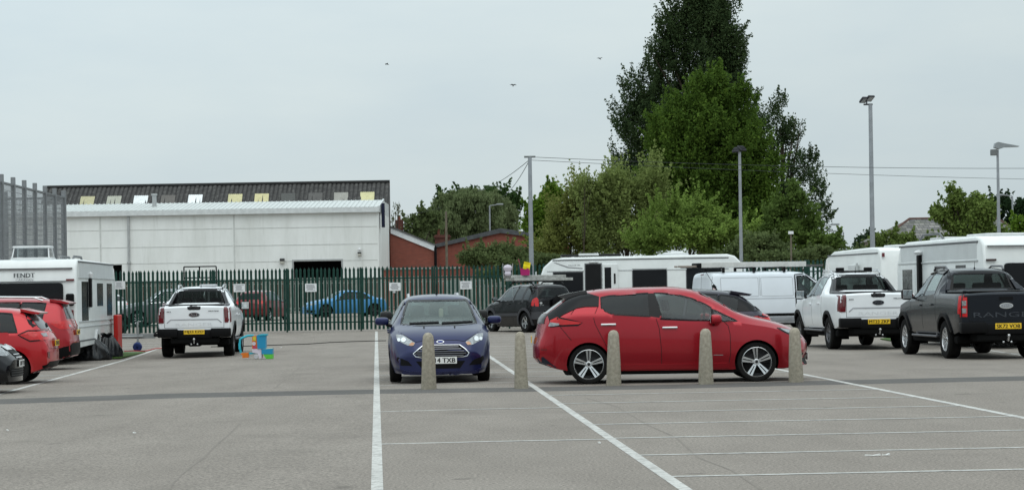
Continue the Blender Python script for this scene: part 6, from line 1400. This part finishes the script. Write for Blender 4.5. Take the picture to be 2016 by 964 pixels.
def loose():
    gm = leafmat('turf_green', (.05, .11, .02), (.08, .16, .03))
    def mat_(label, px):
        g_ = [G(*q) for q in px]; c = Vector((sum(a for a, b in g_)/len(g_), sum(b for a, b in g_)/len(g_))); mb_ = MB(); n_ = len(g_); z = gz(*c)
        mb_.prism([(a-c.x, b-c.y) for a, b in g_], lambda x, y: (x, y, 0), lambda x, y: (x, y, .03)); rr = random.Random(5)
        o = mb_.out('grass_mat', M('turf_backing', (.05, .10, .02), .9, var=.3, scale=20)); o.location = (c.x, c.y, z+.008); tag(o, label, 'artificial grass mat', 'green mats by the caravans')
    mat_('green artificial grass mat beside the black bags at the left caravan', [(190, 708), (238, 706.5), (287, 693), (228, 694)])
    mat_('green mat seen under the right white pick-up truck', [(1733, 668), (1768, 674), (1800, 672), (1770, 664)])
    mat_('green mat edge beside the dark pick-up', [(1725, 672), (1745, 675), (1770, 677), (1760, 670)]) if False else None
    rp = M('red_plastic', (.50, .02, .015), .4, var=.08); z = gz(-11, 63)
    t = thing('water_barrier', 'upright red plastic panel standing at the caravan front corner', 'panel', (P(229, 650, 62.5).x, 62.5, z)); MB().rbox((-.02, -.35, 0), (.10, .35, 1.12), .03).out('panel', rp, t); MB().rbox((-.30, -.3, 0), (-.02, .3, .30), .03).out('foot', rp, t)
    # trailer drawbar with jockey wheel behind it
    x0 = P(236, 663, 66).x; z = gz(-11, 66); t = thing('trailer', 'galvanised trailer drawbar with a small blue jockey wheel beside the caravan', 'trailer', (x0, 66.5, z)); gm2 = M('galvanised_beam', (.28, .29, .29), .5, .5, var=.2)
    MB().rbox((-1.2, -.04, .36), (.95, .04, .50), .008).rbox((-1.2, -.5, .36), (-.6, .5, .42), .01).out('drawbar', gm2, t)
    for sg in (1, -1): MB().tube([(-1.2, sg*.45, .40), (.6, sg*.05, .42)], .035, 6).out('frame_arm', gm2, t)
    MB().rbox((.9, -.05, .40), (1.35, .05, .50), .02).tube([(1.3, 0, .52), (1.1, 0, .58), (.9, 0, .5)], .02, 6).out('coupling', TRIM, t)
    MB().tube([(.45, -.08, .22), (.45, -.08, .85)], .025, 8).tube([(.45, -.08, .85), (.55, -.08, .86)], .014, 6).tube([(.38, -.08, .22), (.45, -.08, .30), (.52, -.08, .22)], .02, 6).out('jockey_stem', gm2, t)
    T = Matrix.Translation((.45, -.16, .12)) @ Matrix.Rotation(R(-70), 4, 'X')
    MB().lathe([(.03, -.05), (.12, -.05), (.135, -.03), (.135, .03), (.12, .05), (.03, .05), (.001, .04)], 20, T).out('jockey_wheel', M('navy_plastic', (.015, .03, .12), .4), t, True)
    t2 = thing('wheel_on_stand', 'upright black tyre beyond the fence beside the trailer', 'tyre', (P(239, 630, 88).x, 88, gz(-15, 88))); T = Matrix.Translation((0, 0, .38)) @ Matrix.Rotation(R(62), 4, 'Z') @ Matrix.Rotation(R(90), 4, 'X')
    MB().lathe([(.22, -.1), (.34, -.11), (.38, -.07), (.38, .07), (.34, .11), (.22, .1), (.20, 0), (.22, -.1)], 28, T).out('tyre', M('tyre_rubber', (.018, .018, .019), .8), t2, True); MB().lathe([(.22, -.02), (.001, .0)], 20, T).out('rim', M('steel_rim', (.1, .1, .1), .5, .4), t2, True)
    # orange/red cable on the ground and black cable
    def cable(label, px, r, m_):
        g_ = [G(*q) for q in px]; o = MB().tube([(a, b, gz(a, b)+r+.004) for a, b in g_], r, 6).out('cable', m_, None, True); tag(o, label, 'cable', 'cables lying on the tarmac')
    cable('thin black cable snaking across the tarmac from the toy towards the blue hatchback', [(415, 683), (470, 682), (520, 680.5), (560, 679), (600, 678), (650, 674.5), (700, 672.5), (760, 671)], .012, TRIM)
    cable('red cable on the ground beside the left pick-up', [(245, 692), (262, 691), (285, 692), (305, 687), (318, 686)], .014, M('red_cable', (.45, .04, .03), .5))
    # toy shopping trolley on its side
    gx, gy = G(505, 706.5); s_ = F/gy; sc = 10.71*s_; t = thing('toy_trolley', 'blue, orange and green plastic toy trolley lying on the tarmac by the pick-up', 'toy', (P(500, 706, gy).x, gy, gz(gx, gy)))
    C = lambda px, py: ((px-430)/sc, (822-py)/sc)
    bl = M('toy_blue', (.02, .24, .42), .4, var=.05); te = M('toy_teal', (.03, .38, .48), .4, var=.05); og = M('toy_orange', (.65, .17, .02), .4); gr = M('toy_green', (.10, .45, .05), .4); wt = M('toy_white', (.6, .55, .62), .5); yl = M('toy_yellow', (.6, .5, .05), .4)
    def pr(name, pl, y0, y1, m_, par=None): return MB().prism([C(*q) for q in pl], lambda x, z: (x, y0, z), lambda x, z: (x, y1, z)).out(name, m_, par or t)
    h_ = MB().tube([(*[C(430, 322)[0]], 0, C(430, 322)[1])]+[(C(a, b)[0], 0, C(a, b)[1]) for a, b in ((300, 325), (180, 375), (145, 400), (135, 520), (140, 600), (160, 690))], .028, 8); h_.out('handle', te, t, True)
    pr('grip', [(110, 480), (150, 480), (160, 600), (115, 610)], -.04, .04, te)
    pr('basket', [(505, 320), (560, 300), (600, 292), (725, 292), (720, 325), (695, 335), (690, 600), (520, 600)], -.14, .14, bl)
    pr('rim', [(560, 300), (725, 290), (725, 318), (560, 326)], -.16, .16, te)
    p_ = pr('activity_panel', [(410, 340), (505, 325), (520, 600), (405, 600)], -.12, .12, og); pr('dial', [C2 for C2 in [(445+40*math.cos(a), 490+40*math.sin(a)) for a in [2*math.pi*k/14 for k in range(14)]]], -.135, -.121, wt, p_)
    pr('yellow_patch', [(425, 350), (490, 345), (490, 430), (425, 430)], -.13, -.121, yl, p_); pr('pink_patch', [(425, 540), (500, 540), (505, 590), (420, 590)], -.13, -.121, M('toy_pink', (.5, .06, .12), .4), p_)
    pr('hinge_block', [(405, 600), (600, 600), (605, 800), (560, 815), (520, 700), (410, 680)], -.12, .12, wt)
    pr('seat', [(600, 610), (835, 600), (835, 715), (610, 715)], -.15, .15, bl); pr('seat_pad', [(650, 598), (830, 590), (830, 612), (650, 615)], -.13, .13, M('toy_cream', (.6, .62, .4), .5))
    pr('tray', [(640, 720), (835, 718), (835, 812), (700, 815)], -.15, .15, gr); pr('arm', [(330, 680), (555, 665), (555, 705), (330, 715)], -.05, .05, te)
    pr('foot', [(150, 690), (250, 680), (325, 680), (325, 785), (190, 790), (195, 740)], -.07, .07, og)
    T = Matrix.Translation((C(490, 765)[0], -.13, C(490, 765)[1])) @ Matrix.Rotation(R(90), 4, 'X')
    MB().lathe([(.001, -.02), (.05, -.02), (.058, 0), (.05, .02), (.001, .02)], 18, T).out('toy_wheel', M('toy_grey', (.45, .45, .47), .4), t, True)
    # scraps of litter
    pm = M('litter_white', (.7, .7, .68), .6)
    for i, (u, v, w_) in enumerate(((1718, 897.5, .07), (1744, 896.5, .04), (553, 684, .03), (1180, 873, .010), (15, 848, .009), (265, 853, .009))):
        x, y = G(u, v); o = MB().prism([(-w_, 0), (0, -.01), (w_, .0), (w_*.9, .012), (0, .008)], lambda a, b: (a, b*2, .0), lambda a, b: (a, b*2, .006+.01*abs(a)/w_)).out('litter', pm); o.location = (x, y, gz(x, y)+.006); o.rotation_euler = (0, 0, .3*i)
        tag(o, ['thin white straw-like scrap on the tarmac, right foreground', 'short bent white scrap beside a longer one, right foreground', 'tiny white scrap on the tarmac right of the toy', 'tiny white scrap by the diagonal line', 'tiny white scrap near the left edge', 'tiny white scrap on the tarmac left foreground'][i], 'litter', 'scraps of litter')
    # black frame (gate top) by the warehouse
    a = P(362, 525, 148); b_ = P(426, 546, 148); z = .28; t = thing('steel_frame', 'black rectangular steel frame standing in front of the warehouse wall', 'frame', (a.x, 148, z)); w_ = b_.x-a.x; h1 = a.z-z; h0 = b_.z-z
    fm = MB()
    for z_ in (h0, h1): fm.rbox((0, -.04, z_-.04), (w_, .04, z_+.04), .005)
    for x in (0, w_*.48, w_): fm.rbox((x-.04, -.04, h0 if 0 < x < w_ else 0), (x+.04, .04, h1), .005)
    fm.out('frame_bars', TRIM, t)
loose()
# ---------------------------------------------------------------- trees
def tree(name, label, cat, Y, blobs, mat, leaf=.28, dens=1.0, base=None, trunkr=.3, clump=.55, droop=0, seed=1, depth=.8, limbs=8, group=None, z0=.28, core=.35, up=0, trunkm=None, sparse=0, lpc=34, lobes=16, sprigs=.10, slen=1.6):
    g = np.random.default_rng(seed); s_ = F/Y; c0 = P(blobs[0][0], blobs[0][1], Y)
    bx = P(base[0], 560, Y).x if base else c0.x
    B = []
    for q in blobs:
        p = P(q[0], q[1], Y); B.append((p.x-bx, (g.uniform(-.25, .25) if len(q) < 5 else q[4])*q[2]/s_, p.z-z0, q[2]/s_, q[2]/s_*depth, q[3]/s_))
    C = []; 
    for x, y, z, rx, ry, rz in B:
        area = 4*math.pi*((rx*ry)**1.6/3+(rx*rz)**1.6/3+(ry*rz)**1.6/3)**(1/1.6)
        n = max(4, int(area*dens*1.5/(clump*clump*1.5))); d = g.normal(size=(n, 3)); d /= np.linalg.norm(d, axis=1)[:, None]
        ph = g.uniform(0, 6, 3); wob = 1+.13*np.sin(d[:, 0]*7+ph[0])*np.sin(d[:, 2]*8+ph[1])+.07*np.sin(d[:, 1]*13+ph[2]+d[:, 2]*9)
        nl = max(5, int(lobes*min(1.5, (area/60)**.5))); ld = g.normal(size=(nl, 3)); ld /= np.linalg.norm(ld, axis=1)[:, None]; lr = g.uniform(.55, .86, nl); ls = g.uniform(.22, .40, nl)
        k = g.integers(0, nl, n); rad = ls[k]*g.uniform(.75, 1.05, n); q = ld[k]*lr[k][:, None]+d*rad[:, None]*[1, 1, .8]
        inn = (np.linalg.norm((q[:, None, :]-(ld*lr[:, None])[None])/[1, 1, .8], axis=2) < ls[None]*.65).any(1)
        q = q[~inn]; C.append(np.c_[x+q[:, 0]*rx, y+q[:, 1]*ry, z+q[:, 2]*rz])
        n2 = int(n*core); d = g.normal(size=(n2, 3)); d /= np.linalg.norm(d, axis=1)[:, None]; r = g.uniform(.2, .75, n2); C.append(np.c_[x+d[:, 0]*rx*r, y+d[:, 1]*ry*r, z+d[:, 2]*rz*r])
    C = np.concatenate(C)
    cz = C[:, 2] > .2; C = C[cz]
    if sparse: C = C[g.random(len(C)) > sparse]
    m = len(C); cs = clump*g.uniform(.55, 1.25, m); cnt = np.full(m, lpc)
    # shoots that stand out from the crown surface and break its outline
    bc = np.array([[q[0], q[1], q[2]] for q in B]); br_ = np.array([[q[3], q[4], q[5]] for q in B]); ns = int(m*sprigs)
    if ns and not droop:
        dn = (C[:, None, :]-bc[None])/br_[None]; rn = np.linalg.norm(dn, axis=2).min(1); cand = np.where(rn > .8)[0]
        if len(cand):
            pk = g.choice(cand, min(ns, len(cand)), replace=False); nb_ = np.linalg.norm(dn[pk], axis=2).argmin(1)
            dr = (C[pk]-bc[nb_])/br_[nb_]; dr /= np.linalg.norm(dr, axis=1)[:, None]; dr = dr*.7+g.normal(size=dr.shape)*.2; dr[:, 2] += .65; dr /= np.linalg.norm(dr, axis=1)[:, None]
            ln_ = g.uniform(.5, 1.0, len(pk))*slen*clump
            for j in range(1, 6):
                C = np.concatenate([C, C[pk]+dr*(ln_*j/5*1.25)[:, None]]); cs = np.concatenate([cs, np.full(len(pk), clump*(.42-.05*j))]); cnt = np.concatenate([cnt, np.full(len(pk), max(3, int(lpc*(.32-.04*j))))])
        m = len(C)
    idx = np.repeat(np.arange(m), cnt); N_ = len(idx); off = np.clip(g.normal(size=(N_, 3)), -1.5, 1.5)*.42*cs[idx][:, None]
    if droop: off[:, 2] = -np.abs(off[:, 2])*droop*1.0; off[:, :2] *= .45
    if up: off[:, 2] *= up
    pos = C[idx]+off; a = g.normal(size=(N_, 3)); a[:, 2] += (-1.6 if droop else 0)*np.ones(N_); 
    if droop: a[:, 2] *= 2
    a /= np.linalg.norm(a, axis=1)[:, None]; b = np.cross(a, g.normal(size=(N_, 3))); b /= np.linalg.norm(b, axis=1)[:, None]
    sz = leaf*g.uniform(.6, 1.25, N_)[:, None]; wl = .30 if droop else .62
    v = np.stack([pos-a*sz*.5, pos+b*sz*wl*.5+a*sz*.05, pos+a*sz*.5, pos-b*sz*wl*.5+a*sz*.05], 1).reshape(-1, 3)
    me = bpy.data.meshes.new('crown'); me.vertices.add(4*N_); me.vertices.foreach_set('co', v.ravel().astype(np.float32)); me.loops.add(4*N_); me.loops.foreach_set('vertex_index', np.arange(4*N_, dtype=np.int32))
    me.polygons.add(N_); me.polygons.foreach_set('loop_start', np.arange(0, 4*N_, 4, dtype=np.int32)); me.polygons.foreach_set('loop_total', np.full(N_, 4, dtype=np.int32)); me.update(calc_edges=True); me.materials.append(mat)
    t = thing(name, label, cat, (bx, Y, z0), 0, group); o = bpy.data.objects.new('crown', me); COL.objects.link(o); o.parent = t
    tm = trunkm or M('bark_brown', (.06, .048, .036), .95, var=.4, scale=4); top = max(q[2] for q in B); tr = MB(); rr = random.Random(seed)
    tz = top*.92; tr.tube([(0, 0, -.2), (rr.uniform(-.1, .1)*trunkr, 0, tz*.3), (B[0][0]*.5, B[0][1]*.3, tz*.6), (B[0][0]*.8, 0, tz)], trunkr, 9, r2=trunkr*.15)
    for k in range(limbs):
        q = B[rr.randrange(len(B))]; f = rr.uniform(.15, .6); zs = min(tz*f, max(.4, q[2]-q[5]*.3)); e = Vector((q[0]+rr.uniform(-.6, .6)*q[3], q[1]+rr.uniform(-.5, .5)*q[4], q[2]+rr.uniform(-.2, .7)*q[5])); s0 = Vector((B[0][0]*.5*f, 0, zs))
        mid = s0.lerp(e, .5)+Vector((0, 0, .1*(e-s0).length)); tr.tube([s0, mid, e], trunkr*.35, 6, r2=trunkr*.05)
    tr.out('trunk', tm, t, True); return t
def trees():
    dk = leafmat('poplar_leaf', (0.040, 0.070, 0.028), (0.075, 0.112, 0.044)); lm = leafmat('maple_leaf', (0.062, 0.118, 0.020), (0.125, 0.20, 0.032)); wl = leafmat('willow_leaf', (0.18, 0.23, 0.07), (0.28, 0.34, 0.115))
    bs = leafmat('bush_leaf', (0.15, 0.23, 0.05), (0.25, 0.35, 0.08)); dg = leafmat('dull_leaf', (0.095, 0.13, 0.05), (0.15, 0.19, 0.075)); cf = leafmat('conifer_leaf', (0.09, 0.17, 0.022), (0.18, 0.28, 0.038)); ol = leafmat('olive_leaf', (0.18, 0.205, 0.055), (0.26, 0.29, 0.085)); rs = leafmat('russet_leaf', (0.090, 0.075, 0.045), (0.135, 0.120, 0.068))
    T = tree
    T('poplar_tree', 'tallest tree, dark poplar rising out of the picture behind the bright green one', 'tree', 232,
      [(1385, 90, 75, 115, 0), (1400, 15, 48, 75, 0), (1350, 50, 40, 80), (1425, 60, 38, 80), (1300, 130, 40, 90), (1262, 190, 28, 60), (1250, 265, 38, 75), (1300, 250, 60, 90), (1245, 340, 38, 60), (1440, 120, 34, 70), (1452, 175, 26, 50), (1340, 300, 70, 120), (1450, 250, 50, 90), (1400, 200, 60, 90)],
      dk, .25, .85, (1385, 0), .7, .95, seed=3, depth=.8, limbs=30, up=1.7, lpc=85, sprigs=.30, slen=1.9)
    T('poplar_tree', 'thinner dark poplar with sky showing through, right of the bright green tree', 'tree', 236,
      [(1545, 330, 42, 120, 0), (1528, 240, 34, 60), (1560, 270, 30, 60), (1520, 205, 14, 28), (1590, 370, 34, 70), (1565, 430, 60, 80), (1505, 300, 40, 100), (1610, 460, 30, 40), (1575, 330, 28, 40), (1628, 420, 10, 16), (1612, 440, 14, 14)], dk, .26, .46, (1540, 0), .4, .8, seed=5, limbs=26, sparse=.28, core=.15, up=1.3, lpc=56, sprigs=.2)
    T('maple_tree', 'large bright green domed tree in front of the dark poplar', 'tree', 190,
      [(1392, 300, 112, 125, 0), (1385, 205, 66, 62), (1330, 260, 58, 80), (1450, 255, 56, 78), (1300, 340, 40, 80), (1485, 350, 48, 90), (1395, 400, 110, 95), (1335, 400, 72, 95), (1465, 430, 70, 90), (1505, 400, 30, 90), (1415, 175, 30, 30)], lm, .27, 1.2, (1400, 0), .55, .85, seed=8, limbs=14, lpc=54, lobes=15)
    T('willow_bush', 'tall feathery olive willow bush left of the bright green tree', 'bush', 130, [(1240, 400, 75, 75, 0), (1200, 375, 45, 45), (1270, 375, 50, 52), (1290, 430, 50, 60), (1215, 450, 70, 60), (1160, 385, 40, 40)], wl, .17, .85, (1235, 0), .12, .42, seed=11, limbs=16, up=1.6, lpc=34, sprigs=.35, slen=3)
    T('willow_bush', 'russet-olive feathery bush behind the plain cable pole', 'bush', 132, [(1138, 440, 56, 58, 0), (1102, 465, 36, 42), (1145, 398, 34, 28), (1155, 460, 55, 50), (1100, 492, 48, 28)], ol, .17, .85, (1110, 0), .12, .42, seed=12, limbs=14, up=1.5, lpc=34, sprigs=.35, slen=3)
    T('shrub', 'broad mid-green shrub above the middle caravan roof', 'shrub', 118, [(1360, 460, 95, 48, 0), (1330, 430, 50, 40), (1400, 435, 45, 32), (1290, 470, 50, 40), (1430, 470, 45, 40), (1375, 412, 22, 18)], bs, .18, .9, (1355, 0), .12, .42, seed=13, limbs=10, lpc=34, sprigs=.25, slen=2.4)
    T('shrub', 'dark shrub between the lamp post and the green fence', 'shrub', 112, [(1480, 485, 55, 32, 0), (1450, 500, 40, 25), (1520, 495, 40, 30)], dg, .20, .85, (1480, 0), .1, .42, seed=14, limbs=8)
    T('shrub', 'green hedge-like bush at the foot of the thin poplar', 'shrub', 125, [(1580, 470, 60, 42, 0), (1540, 440, 45, 60), (1620, 485, 40, 32), (1520, 480, 45, 45), (1640, 475, 20, 14), (1600, 425, 16, 30), (1560, 400, 30, 40)], leafmat('hedge_leaf', (0.09, 0.145, 0.035), (0.15, 0.22, 0.055)), .22, .8, (1575, 0), .14, .45, seed=15, limbs=12)
    T('conifer_tree', 'bright green conifer peeping out left of the cable pole', 'tree', 160, [(1082, 420, 30, 50, 0), (1084, 382, 15, 24), (1062, 440, 30, 42), (1040, 432, 14, 26), (1102, 392, 16, 20), (1055, 412, 14, 20)], cf, .28, 1.1, (1080, 0), .2, .5, seed=16, limbs=6)
    T('willow_tree', 'wide drooping dull green willow behind the brick gables', 'tree', 225, [(920, 425, 85, 55, 0), (870, 440, 50, 50), (975, 425, 48, 52), (920, 385, 55, 22), (840, 455, 40, 40), (1000, 440, 28, 45), (900, 470, 90, 40), (980, 465, 50, 40)], leafmat('weeping_leaf', (0.15, 0.19, 0.085), (0.22, 0.27, 0.13)), .36, 1.5, (920, 0), .6, .85, droop=1.3, seed=17, limbs=16, lpc=44, core=.6)
    T('tree', 'round dark green treetop behind the drooping willow', 'tree', 240, [(900, 395, 45, 24, 0), (950, 390, 60, 24), (880, 400, 30, 26), (995, 398, 28, 26), (1010, 410, 18, 30), (870, 402, 16, 18)], leafmat('dark_round_leaf', (0.033, 0.068, 0.021), (0.068, 0.120, 0.033)), .42, .6, (930, 0), .5, .9, seed=18, limbs=6)
    T('tree', 'small grey-green tree at the left end of the willow', 'tree', 215, [(815, 450, 26, 26, 0), (835, 425, 18, 22), (805, 462, 22, 20), (850, 430, 16, 22)], dg, .38, .6, (820, 0), .3, .8, seed=19, limbs=6)
    T('birch_tree', 'wispy drooping birch twigs beside the old shed end', 'tree', 196, [(779, 405, 11, 16, 0), (784, 400, 8, 8), (775, 425, 8, 22), (776, 445, 7, 14)], leafmat('birch_leaf', (0.120, 0.135, 0.075), (0.180, 0.195, 0.120)), .26, .5, (779, 0), .12, .6, droop=2.2, seed=20, sparse=.2, core=.1, limbs=6, lpc=20)
    T('shrub', 'rambling hedge in front of the red gable wall', 'shrub', 150, [(950, 505, 45, 20, 0), (1000, 505, 40, 20), (920, 512, 25, 12), (1040, 500, 40, 24), (980, 492, 22, 14), (945, 490, 14, 10), (1070, 510, 40, 20)], dg, .20, .9, (980, 0), .1, .5, seed=21, limbs=8)
    T('sapling', 'thin leafless twigs poking above the russet bush', 'sapling', 128, [(1150, 360, 18, 22, 0), (1165, 345, 12, 14)], wl, .14, .25, (1150, 0), .03, .35, seed=22, sparse=.5, core=0, limbs=9, lpc=12)
    # right side
    T('tree', 'broad green tree in front of the bungalow roof', 'tree', 132, [(1910, 430, 48, 60, 0), (1885, 410, 28, 36), (1930, 405, 30, 32), (1870, 440, 26, 30), (1945, 440, 26, 45), (1890, 385, 16, 16), (1838, 418, 12, 7), (1905, 475, 50, 30), (1850, 425, 14, 10), (1873, 374, 8, 8)], leafmat('garden_leaf', (0.13, 0.19, 0.045), (0.21, 0.28, 0.075)), .22, .7, (1905, 0), .2, .45, seed=31, limbs=14)
    T('conifer_tree', 'dark conifers behind the slim pole near the right edge', 'tree', 185, [(1995, 440, 28, 45, 0), (1985, 400, 10, 16), (2012, 405, 14, 22), (1965, 420, 22, 32), (2030, 430, 20, 50)], leafmat('dark_conifer', (0.021, 0.045, 0.019), (0.039, 0.072, 0.030)), .34, .7, (2000, 0), .3, .7, seed=32, limbs=6)
    T('shrub', 'yellow-green bush at the right edge above the caravan roofs', 'shrub', 136, [(2010, 447, 20, 20, 0), (2030, 445, 24, 30), (1990, 462, 22, 14)], cf, .22, .7, (2012, 0), .1, .45, seed=33, limbs=4)
    T('shrub', 'light green hedge below the bungalow roof', 'shrub', 122, [(1760, 480, 45, 24, 0), (1735, 470, 20, 14), (1800, 490, 50, 22), (1720, 485, 22, 16), (1765, 462, 14, 10), (1840, 492, 40, 18)], leafmat('pale_hedge_leaf', (0.105, 0.150, 0.038), (0.180, 0.240, 0.068)), .2, .7, (1760, 0), .1, .42, seed=34, limbs=8)
    T('tree', 'small rounded dark tree far away between the masts', 'tree', 210, [(1700, 475, 20, 14, 0), (1688, 482, 14, 12), (1712, 470, 14, 14)], leafmat('far_dark_leaf', (0.030, 0.060, 0.030), (0.060, 0.098, 0.045)), .34, .7, (1700, 0), .2, .7, seed=35, limbs=4)
    T('bramble', 'dull greenery behind the fence between the lamp post and caravans', 'shrub', 104, [(1560, 508, 60, 18, 0), (1620, 505, 40, 20), (1500, 512, 40, 16), (1660, 512, 30, 12), (1700, 505, 50, 18)], dg, .18, .8, (1580, 0), .08, .4, seed=36, limbs=6)
    T('ivy', 'greenery creeping along the fence left of the middle caravan', 'shrub', 92, [(1010, 530, 45, 22, 0), (1060, 520, 40, 26), (960, 540, 30, 14)], dg, .15, .8, (1010, 0), .05, .32, seed=37, limbs=4, z0=.13)
trees()
